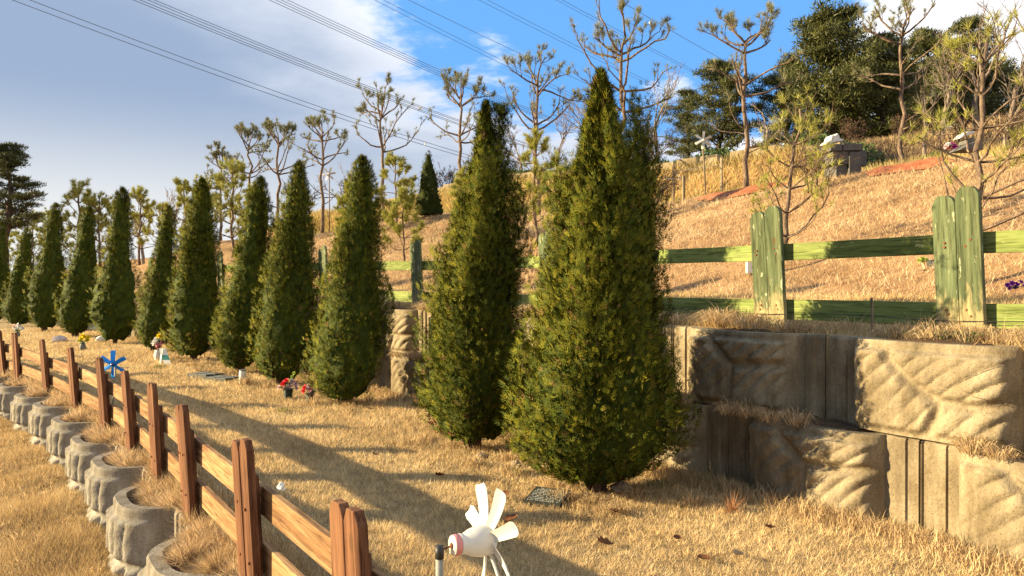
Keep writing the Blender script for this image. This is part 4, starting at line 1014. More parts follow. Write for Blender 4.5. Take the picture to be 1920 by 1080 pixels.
bouquet('flowers', 'yellow-green flowers beside the framed grave plate behind the green fence', 1733, 500, 4, 10, 'none', [(-8, 3, 6, LIME), (-1, 5, 7, LIME), (6, 4, 6, (.45, .55, .03)), (2, 1, 5, (.45, .55, .03)), (-5, 0, 5, LIME)], 67, gp=gp_n(1733, 4.4))
bouquet('flowers', 'red and white flowers behind the rail at the right green post', 1857, 430, 4, 14, 'none', [(-4, 6, 7, RED), (-6, 2, 6, RED), (4, 2, 9, WHT), (8, 0, 8, WHT), (1, -2, 7, WHT)], 68, gp=(lambda t: (t[0], t[1], z_at(436, t[1])))(gp_n(1857, 6.2)))
bouquet('flowers', 'bright pink and white flowers beside the sloping grave marker', 1783, 272, 4, 14, 'none', [(-6, 4, 7, WHT), (-10, 0, 6, PALEP), (2, 3, 7, MAG), (6, 0, 7, MAG), (0, -2, 6, MAG), (-4, -3, 6, (.6, .2, .1))], 69, gp=(lambda t: (t[0], t[1], z_at(279, t[1])))(gp_n(1783, 10.4)))
# folded card and plates
x, y, z = on_ground(312, 684); sc = y / F
cd = thing('memorial_card', 'leaning white card with a green band beside the bouquet', 'card', (x, y, z))
def quadplate(parent, name, pts, t, mt):
    P = np.array(pts, float); n_ = np.cross(P[1] - P[0], P[2] - P[0]); n_ /= np.linalg.norm(n_); V = np.concatenate([P, P + n_ * t]); k = len(P)
    fs = [list(range(k))[::-1], list(range(k, 2 * k))] + [[i, (i + 1) % k, k + (i + 1) % k, k + i] for i in range(k)]
    obj(name, pymesh(name, [tuple(v) for v in V], fs), mt, parent)
def cardseg(u0, u1, mt, nm):
    def e(u, sd): return ((-14 + 16 * u + sd * 6.0) * sc, (.12 * (1 - u)) * 1.0, (30 - 29 * u) * sc)
    a = [e(u0, -1), e(u0, 1), e(u1, 1.15), e(u1, -1.15)]; quadplate(cd, nm, a, .01, mt)
cardseg(0, .42, M['paper_white'], 'upper_panel'); cardseg(.425, .72, M['paper_green'], 'band'); cardseg(.725, 1, M['paper_white'], 'lower_panel')
quadplate(cd, 'back_panel', [(-20 * sc, .16, 0), (-12 * sc, .02, 0), (-10 * sc, .1, 29 * sc), (-16 * sc, .14, 28 * sc)], .012, M['paper_white'])
# dark plaque with engraved lines in the lawn
x, y, z = on_ground(1027, 941)
pl = thing('grave_plaque', 'small dark plaque with rows of white engraved lettering at the foot of the largest arborvitae', 'plaque', (x, y, z + .012), math.radians(-22))
g = G(); g.box((-.135, -.14, -.03), (.135, .14, .035)); pme = g.mesh('tablet'); po = obj('tablet', pme, M['plaque'], pl); po.rotation_euler = (math.radians(7), 0, 0)
rr = random.Random(5); g = G()
for r_ in range(9):
    u = -.118 + (0.03 if r_ == 0 else 0)
    while u < (.114 if r_ else .07):
        w = rr.uniform(.003, .012); y0 = .112 - r_ * .027; hh = rr.uniform(.006, .012)
        if rr.random() < .84: g.box((u, y0, .0352), (min(u + w, .12), y0 + hh * .45, .0362)); g.box((u, y0 + hh * .5, .0352), (u + w * .35, y0 + hh, .0362))
        u += w + rr.uniform(.003, .006)
lo_ = obj('lettering', g.mesh('lettering'), M['letter'], pl); lo_.rotation_euler = (math.radians(7), 0, 0)
# flat framed grave plates
for k, (px, py, rz, lab) in enumerate([(385, 706, .55, 'left flat grave plate set flush in the lawn with four panels'), (418, 713, .5, 'right flat grave plate set flush in the lawn beside the cylinder marker')]):
    x, y, z = on_ground(px, py); p = thing('grave_plate', lab, 'plaque', (x, y, z + .02), -rz)
    g = G(); g.box((-.24, -.17, -.03), (.24, .17, .03)); obj('frame', g.mesh('frame'), M['plaque'], p)
    for a in (-.115, .115):
        for b in (-.08, .08):
            g = G(); g.box((a - .1, b - .066, .03), (a + .1, b + .066, .037)); obj('panel', g.mesh('panel'), M['vase'], p)
x, y, z = on_ground(455, 720); g = G(); g.lathe([(0, -.03), (.055, -.03), (.052, .19), (.045, .205), (.0, .205)], 14)
cm = thing('cylinder_marker', 'small pale grey cylinder marker standing on the lawn', 'marker', (x, y, z)); obj('body', g.mesh('body', True), M['white_stone'], cm); g = G(); g.lathe([(.0, .206), (.056, .205), (.056, .216), (0, .218)], 14); obj('lid', g.mesh('lid'), M['vase'], cm)
# framed plate behind the green fence, small white box
x, y, z = gp_n(1748, 4.3); sc = y / F
fp = thing('grave_stone', 'dark framed grave plate on a stone base behind the tall green post', 'gravestone', (x, y, z_at(513, y)), .1)
g = G(); g.box((-26 * sc, -.1, -.1), (14 * sc, .2, 7 * sc)); obj('base', g.mesh('base'), M['granite'], fp)
V, fs = poly_prism([(-7 * sc, 7 * sc), (12 * sc, 7 * sc), (12 * sc, 27 * sc), (-3 * sc, 26 * sc)], -.02, .05); obj('plate', pymesh('plate', V, fs, bevel=.006), M['plaque'], fp)
V, fs = poly_prism([(-4 * sc, 10 * sc), (10 * sc, 10 * sc), (10 * sc, 24 * sc), (-1 * sc, 23.5 * sc)], -.026, -.022); obj('photo', pymesh('photo', V, fs), M['photo'], fp)
x, y, z = gp_n(1408, 4.0); sc = y / F
wb = thing('white_sign', 'small white sign card with a grey square beside the left green post', 'sign', (x, y, z_at(512, y) ), .15)
g = G(); g.box((-9 * sc, -.02, 0), (9 * sc, .03, 21 * sc)); obj('board', g.mesh('board'), M['paper_white'], wb)
g = G(); g.box((0 * sc, -.024, 9 * sc), (5 * sc, -.0205, 15 * sc)); obj('print', g.mesh('print'), M['granite'], wb)
g = G(); g.box((-.012, -.0, z - z_at(512, y) - .05), (.012, .02, 0)); obj('stake', g.mesh('stake'), M['stake'], wb)
# wrapped bouquet lying on the lawn, white papers
def crumple(name, label, cat, px, py, w, h, mt, seed, n=None, loc=None):
    rng = np.random.default_rng(seed); x, y, z = loc or on_ground(px, py); sc = y / F
    an = np.arange(10) * .628; V = []
    for k, f in enumerate(np.linspace(0, 1, 6)):
        r = math.sin(math.pi * (.12 + .8 * f)) ; V += [(math.cos(a) * w * sc * .5 * r * rng.uniform(.75, 1.2), math.sin(a) * w * sc * .4 * r * rng.uniform(.7, 1.2), h * sc * f * rng.uniform(.9, 1.05)) for a in an]
    V = np.array(V); i, j = np.meshgrid(np.arange(5), np.arange(10), indexing='ij'); q = np.stack([i * 10 + j, i * 10 + (j + 1) % 10, (i + 1) * 10 + (j + 1) % 10, (i + 1) * 10 + j], -1).reshape(-1, 4)
    t = [[50, 50 + k, 50 + k + 1] for k in range(1, 9)]
    me = mesh(name, V, [q, np.array(t)]); return obj(name, me, mt, None, (x, y, z - .01), (0, 0, rng.uniform(0, 3)), label, cat)
crumple('wrapped_bouquet', 'clear-wrapped pinkish bouquet lying on the lawn between left arborvitae', 'flowers', 110, 642, 30, 14, M['film'], 71)
crumple('white_card', 'crumpled white paper by the foot of the blunt-topped arborvitae', 'paper', 188, 642, 20, 13, M['paper_white'], 72)
crumple('paper_scrap', 'crumpled pale scrap of paper on the lawn behind the brown fence', 'litter', 527, 924, 20, 22, M['paper_white'], 73)
for k, (px, py, w, h, lab) in enumerate([(903, 858, 30, 12, 'flat pale rock at the foot of the forked arborvitae'), (966, 876, 26, 15, 'rounded pale rock between the two nearest arborvitae'),
        (1098, 935, 20, 14, 'small pale rock just right of the dark plaque'), (1165, 925, 44, 26, 'tan rock behind the stems of the largest arborvitae'), (1012, 946, 14, 7, 'small flat pebble left of the dark plaque')]):
    crumple('rock', lab, 'rock', px, py, w, h, M['rock'], 80 + k)

# ------------------------------------------------------------------ pinwheels
def blade_mesh(L, w, curl=.3, t=.0016, twist=.35):
    U = np.linspace(0, 1, 9); V = []
    for side in (0, 1):
        for u in U:
            ww = w * (.8 + .35 * u) * (1 if u < .9 else .72); a = twist; zz = L * u; by = curl * L * u * u
            for c in (-1, -.33, .33, 1):
                V.append((c * ww / 2 * math.cos(a), by + c * ww / 2 * math.sin(a) - (1 - c * c) * w * .12 + side * t, zz))
    V = np.array(V); k = 9; q = []
    for sd in (0, 1):
        o = sd * k * 4
        for i in range(k - 1):
            for j in range(3):
                f = [o + i * 4 + j, o + i * 4 + j + 1, o + (i + 1) * 4 + j + 1, o + (i + 1) * 4 + j]; q.append(f if sd == 0 else f[::-1])
    n_ = k * 4
    for i in range(k - 1):
        for j in (0, 3): q.append([i * 4 + j, (i + 1) * 4 + j, n_ + (i + 1) * 4 + j, n_ + i * 4 + j])
    for i in (0, k - 1):
        for j in range(3): q.append([i * 4 + j, i * 4 + j + 1, n_ + i * 4 + j + 1, n_ + i * 4 + j])
    me = mesh('blade', V, np.array(q), True)
    me.set_sharp_from_angle(angle=math.radians(40)); return me
def bottle_pinwheel(label, loc, axis, scale, angles, pole_top, pole_bot, mat_body, mat_ring, e_up=(0, 0, 1)):
    root = thing('bottle_pinwheel', label, 'pinwheel', pole_bot); base = Vector(pole_bot)
    ax = Vector(axis).normalized(); R = ax.to_track_quat('Z', 'Y').to_matrix().to_4x4(); Mx = Matrix.Translation(Vector(loc) - base) @ R
    s_ = scale; g = G()
    g.lathe([(.031 * s_, -.034 * s_), (.0325 * s_, -.018 * s_), (.0325 * s_, -.004 * s_), (.029 * s_, .014 * s_), (.0215 * s_, .030 * s_), (.0205 * s_, .036 * s_), (.0225 * s_, .037 * s_), (.0225 * s_, .040 * s_), (.0205 * s_, .041 * s_)], 28, Mx)
    obj('bottle', g.mesh('bottle', True), mat_body, root)
    g = G(); g.lathe([(.0205 * s_, .041 * s_), (.0222 * s_, .0415 * s_), (.0222 * s_, .053 * s_), (.0212 * s_, .0545 * s_)], 24, Mx); obj('cap_ring', g.mesh('cap_ring', True), mat_ring, root)
    g = G(); g.lathe([(.0214 * s_, .0545 * s_), (.0205 * s_, .0568 * s_), (.006 * s_, .0572 * s_), (0, .0572 * s_)], 24, Mx); obj('cap', g.mesh('cap', True), mat_body, root)
    g = G(); g.lathe([(.0058 * s_, .0570 * s_), (.0058 * s_, .0602 * s_), (.003 * s_, .0612 * s_), (0, .0612 * s_)], 10, Mx); obj('screw', g.mesh('screw'), M['rust'], root)
    up = Vector((0, 0, 1)); e1 = up.cross(ax).normalized(); e2 = ax.cross(e1).normalized()
    bm = blade_mesh(.092 * s_, .031 * s_, .16); bm.materials.append(mat_body)
    hub = Vector(loc) - base - ax * .026 * s_
    for k, a in enumerate(angles):
        rd = (e1 * math.cos(a) + e2 * math.sin(a)); tn = ax.cross(rd).normalized(); bk = -ax * (1 if k % 3 else .2)
        o = obj('blade', bm, None, root); z_ = (rd * 1.0 - ax * (.28 if k not in (3,) else .05) + (ax * .55 if k == 6 else Vector())).normalized(); x_ = tn; y_ = z_.cross(x_); x_ = y_.cross(z_)
        o.matrix_local = Matrix.Translation(hub + rd * .030 * s_) @ Matrix((x_, y_, z_)).transposed().to_4x4()
    g = G(); pt = Vector(pole_top) - base; g.tube([(0, 0, -.06), tuple(pt * .5), tuple(pt)], .0085 * min(s_, 1.0) + .0, 10); obj('pole', g.mesh('pole', True), M['metal'], root)
    g = G(); g.tube([tuple(pt - Vector((0, 0, .022))), tuple(pt + Vector((0, 0, .004)))], .0098, 10); obj('pole_cap', g.mesh('pole_cap', True), M['black_cap'], root)
    g = G(); g.tube([tuple(pt - Vector((0, 0, .006))), tuple(Vector(loc) - base + ax * .056 * s_)], .0022, 6); obj('axle', g.mesh('axle'), M['rust'], root)
    return root
dW = 1.60; hubW = ((893 - CX) / F * dW, dW, z_at(1016, dW))
px_, py_ = (824 - CX) / F * 1.57, 1.57
bottle_pinwheel('white pinwheel cut from a plastic bottle on a metal pole in the foreground', hubW, (-.87, -.48, .02), 1.0, [math.radians(v) for v in (69, 119, 27, -17, -62, -110, -158, 164)], (px_, py_, z_at(1028, 1.57)), (px_, py_, -.30), M['white_plastic'], M['pink_plastic'])
def star_pinwheel(name, label, px, py, rpx, gp, bpy_, mt, hubm, nb=6, rot=0.2, tilt=0.0, face=-1.0, pole=None, pr=.006):
    x, y, z = gp; sc = y / F; hub = np.array([(px - CX) / F * y, y, z_at(py, y)]); root = thing(name, label, 'pinwheel', (x, y, z))
    h = Vector(hub - np.array([x, y, z])); R = rpx * sc
    bm = blade_mesh(R * .84, R * .30, .10, R * .02, .45); bm.materials.append(mt)
    for k in range(nb):
        a = rot + k * 2 * math.pi / nb; rd = Vector((math.cos(a), -.08, math.sin(a))).normalized(); y_ = Vector((tilt, 1, 0)).normalized(); x_ = y_.cross(rd).normalized(); y_ = rd.cross(x_)
        o = obj('blade', bm, None, root); o.matrix_local = Matrix.Translation(h + rd * R * .14 + Vector((0, -.02, 0))) @ Matrix((x_, y_, rd)).transposed().to_4x4()
    g = G(); g.lathe([(0, -.03 * R / .128), (R * .15, -.028 * R / .128), (R * .18, 0), (R * .1, .035 * R / .128), (0, .04 * R / .128)], 14, Matrix.Translation(h) @ Matrix.Rotation(math.pi / 2, 4, 'X')); obj('hub', g.mesh('hub', True), hubm, root)
    g = G(); g.tube([(0, 0, -.08), (h.x * .5, h.y * .5 + .03, h.z * .5), (h.x, h.y + .05, h.z)], pr, 8); obj('pole', g.mesh('pole', True), pole or M['metal'], root)
sB, xB, yB, zB = 0, *on_ground(209, 852)
star_pinwheel('blue_pinwheel', 'bright blue six-bladed pinwheel on a thin pole at the brown fence', 213, 683, 27, (xB, yB, zB - .06), 0, M['blue_plastic'], M['blue_dark'], 6, .5, 0, pr=.011)
star_pinwheel('white_pinwheel', 'white six-bladed pinwheel on a pale pole on the bank before the bare candelabra pine', 1318, 263, 17, gp_n(1324, 10.2), 0, M['white_plastic'], M['white_stone'], 6, .45, pole=M['stake'], pr=.022)
star_pinwheel('white_pinwheel', 'far white six-bladed pinwheel beside a tall pruned pine left of centre', 617, 326, 13, gp_n(618, 10.4), 0, M['white_plastic'], M['white_stone'], 6, .15, pole=M['stake'], pr=.024)

# ------------------------------------------------------------------ power lines
def bundle(label, pts, d0, d1, offs, r=.035, spacers=(), sag=0.0, ball=None):
    A = np.array(pts[0], float); B = np.array(pts[1], float)
    a3 = np.array([(A[0] - CX) / F * d0, d0, z_at(A[1], d0)]); b3 = np.array([(B[0] - CX) / F * d1, d1, z_at(B[1], d1)])
    root = thing('power_line', label, 'power line', tuple(b3), 0, 'overhead power lines'); u = np.linspace(0, 1, 26)
    for (ox, oz) in offs:
        P = a3 + (b3 - a3) * u[:, None]; P[:, 2] -= sag * 4 * u * (1 - u); P[:, 0] += ox; P[:, 2] += oz
        g = G(); g.tube(P - b3, 1.3 * r * np.linspace(.8, 1.25, 26), 4); obj('cable', g.mesh('cable'), M['wire'], root)
    for f in spacers:
        P = a3 + (b3 - a3) * f; P[2] -= sag * 4 * f * (1 - f); P -= b3; g = G()
        for (ox, oz) in offs: g.tube([P, P + np.array([ox * 1.15, 0, oz * 1.15])], .10, 5)
        obj('spacer', g.mesh('spacer'), M['white_stone'], root)
    if ball:
        g = G(); P = a3 + (b3 - a3) * ball - b3; P[2] -= sag * 4 * ball * (1 - ball)
        g.lathe([(.001, -.42), (.25, -.34), (.42, 0), (.25, .34), (.001, .42)], 12, Matrix.Translation(Vector(P))); obj('marker_ball', g.mesh('marker_ball', True), M['white_stone'], root)
Q4 = [(-.34, -.3), (.34, -.3), (-.34, .3), (.34, .3)]; Q2 = [(0, -.32), (0, .32)]
bundle('lowest power line pair, farthest left, crossing down to the pruned pines', ((-200, -92), (900, 300)), 62, 150, Q2, .032, (.80,), .9)
bundle('power line bundle of four cables left of the sky centre', ((120, -62), (1020, 282)), 68, 160, Q4, .032, (.55, .68), .9)
bundle('power line bundle of four cables meeting the sky beside the forked arborvitae', ((380, -66), (1130, 262)), 72, 165, Q4, .030, (.52,), .7)
bundle('thin power line pair in the sky right of centre, lowest of the thin ones', ((580, -68), (1130, 205)), 90, 180, Q2, .030, (), .5)
bundle('single thin power line starting near the top centre of the sky', ((640, -62), (1150, 178)), 95, 190, [(0, 0)], .035, (), .5)
bundle('thin power line pair passing over the largest arborvitae tip', ((790, -60), (1290, 190)), 95, 190, Q2, .030, (), .4)
bundle('thin power line pair right of the largest arborvitae against blue sky', ((930, -64), (1400, 185)), 100, 200, [(0, -.25), (0, .25), (.3, .1)], .030, (), .3)
bundle('highest and rightmost power line with a small white marker ball', ((1040, -70), (1420, 148)), 105, 210, [(0, 0)], .045, (), .3, ball=None)
g = G()
d = 120; P = ((1219 - CX) / F * d, d, z_at(43, d)); g.lathe([(.001, -.24), (.15, -.2), (.24, 0), (.15, .2), (.001, .24)], 12, Matrix.Translation(Vector((0, 0, 0))))
obj('marker_ball', g.mesh('marker_ball', True), M['white_stone'], None, P, None, 'tiny white marker ball in the blue sky among the power lines', 'marker ball')

# ------------------------------------------------------------------ grass
def blades(P, L, W, D, bend, col, two=True):
    """P base points, L lengths, W widths, D unit horizontal lean directions, bend 0..1"""
    n = len(P); rng = RNG
    th = rng.uniform(0, 6.283, n); side = np.stack([np.cos(th), np.sin(th), np.zeros(n)], -1) * (W * .5)[:, None]
    up = np.array([0, 0, 1.0])
    tip = P + D * (L * bend)[:, None] + up * (L * np.sqrt(np.clip(1 - bend ** 2, .04, 1)))[:, None]
    if not two:
        V = np.stack([P - side, P + side, tip], 1).reshape(-1, 3); return V, np.arange(3 * n).reshape(-1, 3), np.repeat(col, 3, axis=0)
    mid = P + D * (L * bend * .32)[:, None] + up * (L * .55)[:, None]
    V = np.stack([P - side, P + side, mid + side * .75, mid - side * .75, tip], 1).reshape(-1, 3)
    t = (np.arange(n) * 5)[:, None, None] + np.array([[0, 1, 2], [0, 2, 3], [3, 2, 4]])[None]
    return V, t.reshape(-1, 3), np.repeat(col, 5, axis=0)
def gcol(n, stops, pos=None, sc=1.0):
    r = RNG.random(n)
    if pos is not None:
        w = (np.sin(pos[:, 0] * 2.7 * sc + 1.1) * np.cos(pos[:, 1] * 3.3 * sc) + np.sin(pos[:, 0] * 7.1 * sc + pos[:, 1] * 5.3 * sc) + np.sin(pos[:, 0] * 1.1 * sc - pos[:, 1] * 1.7 * sc)) / 3
        r = np.clip(r * .75 + .125 + .22 * w, 0, 1)
    st = np.array([s_[1] for s_ in stops]); ps = np.array([s_[0] for s_ in stops])
    return np.stack([np.interp(r, ps, st[:, k]) for k in range(3)], -1) * RNG.uniform(.75, 1.2, (n, 1))
STRAW = [(0, (.28, .185, .085)), (.25, (.54, .39, .195)), (.7, (.74, .56, .30)), (1, (.84, .70, .44))]
STRAW_O = [(0, (.20, .125, .055)), (.3, (.47, .325, .15)), (.75, (.68, .50, .255)), (1, (.80, .65, .39))]
ORANGE = [(0, (.29, .18, .095)), (.3, (.53, .375, .21)), (.75, (.69, .52, .31)), (1, (.80, .66, .44))]
YELLOW = [(0, (.32, .22, .07)), (.5, (.52, .40, .15)), (1, (.64, .53, .26))]
HAY = [(0, (.24, .15, .075)), (.5, (.50, .35, .18)), (1, (.68, .52, .30))]
def scatter(nmax, s0, s1, n0, n1, dens, margin=120, dref=None):
    S = RNG.uniform(s0, s1, nmax); N = RNG.uniform(n0, n1, nmax); x, y = PT(S, N); z = HZ(S, N)
    ok = in_view(x, y, margin, z); d = np.hypot(x, y)
    keep = ok & (RNG.random(nmax) < dens(d, S, N))
    return np.stack([x, y, z], -1)[keep], S[keep], N[keep], d[keep]
def leandir(n, main=None, k=.4):
    th = RNG.uniform(0, 6.283, n); D = np.stack([np.cos(th), np.sin(th), np.zeros(n)], -1)
    if main is not None: D = D + np.array(main) * k; D /= np.linalg.norm(D, axis=1)[:, None] + 1e-9
    return D
def grass_obj(name, parts, label, two=True):
    g = G()
    for V, t, c in parts: g.add(V, None, t, c)
    o = obj(name, g.mesh(name), M['blade'], kind='stuff'); o['label'] = label; o['category'] = 'grass'
    return o
# tufts: many blades from a mound
def tuft(c, R, nb, L, stops, w, up=.35, droop=None, two=True):
    r = RNG.random(nb) ** .6 * R; th = RNG.uniform(0, 6.283, nb)
    P = np.array(c) + np.stack([r * np.cos(th), r * np.sin(th), .35 * R * (1 - (r / R) ** 2)], -1)
    D = np.stack([np.cos(th), np.sin(th), np.zeros(nb)], -1) + RNG.normal(0, .5, (nb, 3)) * np.array([1, 1, 0]); D /= np.linalg.norm(D, axis=1)[:, None] + 1e-9
    if droop is not None: D = D + np.array(droop); D /= np.linalg.norm(D, axis=1)[:, None] + 1e-9
    return blades(P, RNG.uniform(.5, 1.15, nb) * L, np.full(nb, w), D, np.clip(r / R * .65 + RNG.uniform(up - .3, up + .35, nb), .05, 1.0), gcol(nb, stops), two)
# the mown dry lawn
P, S, N, d = scatter(2600000, -6, 24, -3.76, -.12, lambda d, S, N: np.clip((3.8 / np.maximum(d, 2)) ** 1.35, .03, 1) * .60)
n = len(P); patch = .75 + .5 * np.sin(P[:, 0] * 3.1) * np.sin(P[:, 1] * 2.3 + 1)
clump = .5 + .5 * np.sin(P[:, 0] * 21 + 3 * np.sin(P[:, 1] * 5)) * np.sin(P[:, 1] * 19 + 3 * np.sin(P[:, 0] * 6))
L = RNG.uniform(.018, .045, n) * (.75 + .25 * patch + .55 * clump) * np.clip(d / 6, 1, 1.5); Wd = np.clip(d * .00085, .0028, .011)
a = blades(P, L, Wd, leandir(n, (.6, -.3, 0), .3), RNG.uniform(.3, .97, n), gcol(n, STRAW, P) * (.80 + .32 * clump)[:, None], False)
edge = RNG.random(200000); S2 = RNG.uniform(-5, 16, 200000); N2 = np.where(edge < .5, -.34 - np.abs(RNG.normal(0, .13, 200000)), -3.62 + RNG.normal(0, .1, 200000))
x, y = PT(S2, N2); z = HZ(S2, N2); dd = np.hypot(x, y); kk = in_view(x, y, 100, z) & (RNG.random(200000) < np.clip((4.5 / dd) ** 1.3, .05, 1) * .32)
P2 = np.stack([x, y, z], -1)[kk]; n2 = len(P2)
b = blades(P2, RNG.uniform(.05, .15, n2), np.clip(dd[kk] * .0009, .003, .01), leandir(n2), RNG.uniform(.2, .9, n2), gcol(n2, HAY, P2))
grass_obj('lawn_grass', [a, b], 'short dry straw-coloured lawn between the fence and the evergreens')
print('lawn', n, n2)
# lower grass outside the planter
P, S, N, d = scatter(2600000, -1.5, 16, -7.2, -4.1, lambda d, S, N: np.clip((5.2 / np.maximum(d, 2)) ** 1.2, .03, 1) * .62, 60)
n = len(P); a = blades(P, RNG.uniform(.05, .12, n) * (1 + .4 * np.sin(P[:, 0] * 4) * np.sin(P[:, 1] * 3)), np.clip(d * .0009, .003, .011), leandir(n, (.5, -.2, 0), .4), RNG.uniform(.3, .95, n), gcol(n, STRAW_O, P), False)
lp = [a]
for q in range(900):
    ss = RNG.uniform(-1, 12); nn = -4.15 - RNG.random() ** 1.3 * 2.6; x, y = PT(ss, nn); d = float(np.hypot(x, y))
    if in_view(x, y, 40, -.5): lp.append(tuft((float(x), float(y), float(HZ(ss, nn))), RNG.uniform(.05, .1), int(70 / max(1, d / 5.5)), RNG.uniform(.06, .13), STRAW_O if q % 3 else HAY, max(.003, d * .0008), .45))
grass_obj('lower_grass', lp, 'fluffy dry golden grass below the planter blocks')
print('lower', n)
parts = []
for k, s in enumerate(PL_S):
    for q in range(15 if s < 9 else 8):
        ss = s + RNG.uniform(-.36, .36); nn = RNG.uniform(-3.96 + .3 * abs(ss - s), -3.74); x, y = PT(ss, nn); d = float(np.hypot(x, y))
        parts.append(tuft((float(x), float(y), -.05), RNG.uniform(.06, .11), int(520 / max(1, d / 4)), RNG.uniform(.07, .15), ORANGE if q % 3 else HAY, max(.003, d * .0008), .5, None, False))
for s in np.arange(-3, 14, .11):
    x, y = PT(s, -3.70 + RNG.normal(0, .05)); d = float(np.hypot(x, y))
    if y > .8: parts.append(tuft((float(x), float(y), -.02), RNG.uniform(.05, .1), int(260 / max(1, d / 4)), RNG.uniform(.08, .16), HAY if RNG.random() < .5 else ORANGE, max(.003, d * .0008), .4, None, False))
grass_obj('planter_grass', parts, 'orange dry grass tufts spilling over the planter blocks')
parts = []
for s in np.arange(-4.2, 14, .075):
    nn = RNG.uniform(.0, .42); x, y = PT(s, nn); d = float(np.hypot(x, y)); zz = 1.17 + float(.1 * sstep(2, 14, s))
    lush = .55 + .45 * math.sin(s * 2.9 + 2.2)
    if s < -1.45: lush *= .35
    if RNG.random() < .22: continue
    lush *= RNG.uniform(.5, 1.35); nn -= .1 * (RNG.random() < .25)
    parts.append(tuft((float(x), float(y), zz), RNG.uniform(.06, .12), int((90 + 170 * lush) / max(1, d / 5.5)), RNG.uniform(.10, .16) + .13 * lush, HAY, max(.0028, d * .0007), .65, (-.25, -.15, 0)))
for k in range(-2, 9):                                        # on the ledge of the lower course
    for q in range(5):
        s = -.53 + MOD * k - MOD / 2 + RNG.uniform(-.42, .42) + (.4 if k == 0 else 0); x, y = PT(s, RNG.uniform(-.30, -.16)); d = float(np.hypot(x, y))
        parts.append(tuft((float(x), float(y), .575), .07, int(190 / max(1, d / 5.5)), RNG.uniform(.09, .17), HAY, max(.0028, d * .0007), .7, (-.3, -.2, 0)))
for q in range(60):                                           # around the evergreens' feet
    s = RNG.choice([-.15, 1.4, 4.6, 7.0, 8.7, 10.3]) + RNG.normal(0, .35); x, y = PT(s, -1.1 + RNG.normal(0, .3)); d = float(np.hypot(x, y))
    parts.append(tuft((float(x), float(y), float(HZ(s, -1.1))), .08, int(120 / max(1, d / 5.5)), RNG.uniform(.07, .16), HAY, max(.0028, d * .0007), .4))
s, x, y, z = at_n(1375, -.75); 
grass_obj('wall_grass', parts, 'matted dry hay-coloured grass hanging over the block wall')
# upper terrace
P, S, N, d = scatter(500000, -8, 24, .15, 3.3, lambda d, S, N: np.clip((8 / np.maximum(d, 2)) ** 1.2, .05, 1) * .5)
n = len(P); a = blades(P, RNG.uniform(.03, .085, n), np.clip(d * .00085, .003, .014), leandir(n, (.6, -.3, 0), .4), RNG.uniform(.3, .9, n), gcol(n, STRAW_O, P), False)
grass_obj('terrace_grass', [a], 'short dry grass on the terrace behind the green fence'); print('terrace', n)
# bank: clumped longer grass
nt = 38000; S = RNG.uniform(-9, 34, nt); N = RNG.uniform(3.1, 13.3, nt); x, y = PT(S, N); ok = in_view(x, y, 100); x, y, S, N = x[ok], y[ok], S[ok], N[ok]
per = 13; i = np.repeat(np.arange(len(x)), per); m = len(i); th = RNG.uniform(0, 6.283, m); r = RNG.random(m) ** .5 * .16
ss = S[i] + r * np.cos(th); nn = np.clip(N[i] + r * np.sin(th), 3.0, 13.5); X, Y = PT(ss, nn); Z = HZ(ss, nn); P = np.stack([X, Y, Z], -1); d = np.hypot(X, Y)
D = np.stack([np.cos(th), np.sin(th), np.zeros(m)], -1) + np.array([-.35, -.45, 0]); D /= np.linalg.norm(D, axis=1)[:, None]
tl = RNG.uniform(.5, 1.25, len(x))[i]
a = blades(P, RNG.uniform(.055, .135, m) * tl, np.clip(d * .00075, .005, .025), D, RNG.uniform(.35, 1.0, m), gcol(m, ORANGE, P, .45) * RNG.uniform(.72, 1.18, len(x))[i][:, None] * (1 - .16 * sstep(.2, .9, np.sin(ss * .9 + 1.3 * np.sin(nn * .8)) * np.sin(nn * 1.7 + ss * .4)))[:, None], False)  # broad darker patches painted into the blades imitate pine shadows on the slope
grass_obj('bank_grass', [a], 'long reddish-orange dry grass covering the sloping bank'); print('bank', m)
nt = 60000; S = RNG.uniform(-6, 34, nt); N = RNG.uniform(12.2, 14.4, nt); x, y = PT(S, N); ok = in_view(x, y, 60); S, N, x, y = S[ok], N[ok], x[ok], y[ok]; P = np.stack([x, y, HZ(S, N)], -1); m = len(P)
a = blades(P, RNG.uniform(.15, .42, m), np.clip(np.hypot(x, y) * .001, .01, .04), leandir(m, (-.4, -.5, 0), .6), RNG.uniform(.2, .8, m), gcol(m, YELLOW, P, .5), False)
grass_obj('upper_bank_grass', [a], 'tall yellow dry grass on the steep upper bank below the capping wall')

nt = 42000; S = RNG.uniform(-6, 9, nt); N = RNG.uniform(13.2, 24, nt); x, y = PT(S, N); ok = in_view(x, y, 60); S, N, x, y = S[ok], N[ok], x[ok], y[ok]; P = np.stack([x, y, HZ(S, N)], -1); m = len(P)
a = blades(P, RNG.uniform(.10, .34, m), np.clip(np.hypot(x, y) * .001, .01, .04), leandir(m, (-.4, -.5, 0), .5), RNG.uniform(.2, .95, m), gcol(m, HAY, P, .5) * RNG.uniform(.5, 1.05, (m, 1)), False)
grass_obj('forest_edge_grass', [a], 'brown dry undergrowth grass at the edge of the forest')
GREEN = [(0, (.07, .09, .02)), (.5, (.14, .16, .04)), (1, (.24, .24, .07))]; ps = []
for (px, py, nb) in ((533, 775, 60), (1330, 905, 90), (640, 745, 40), (1460, 930, 60), (300, 690, 40), (1240, 915, 80), (975, 890, 50), (690, 745, 40)):
    x, y, z = on_ground(px, py); ps.append(tuft((x, y, z), .09, nb, .08, GREEN, max(.003, y * .0007), .4))
grass_obj('green_tufts', ps, 'small surviving green tufts in the dry lawn')

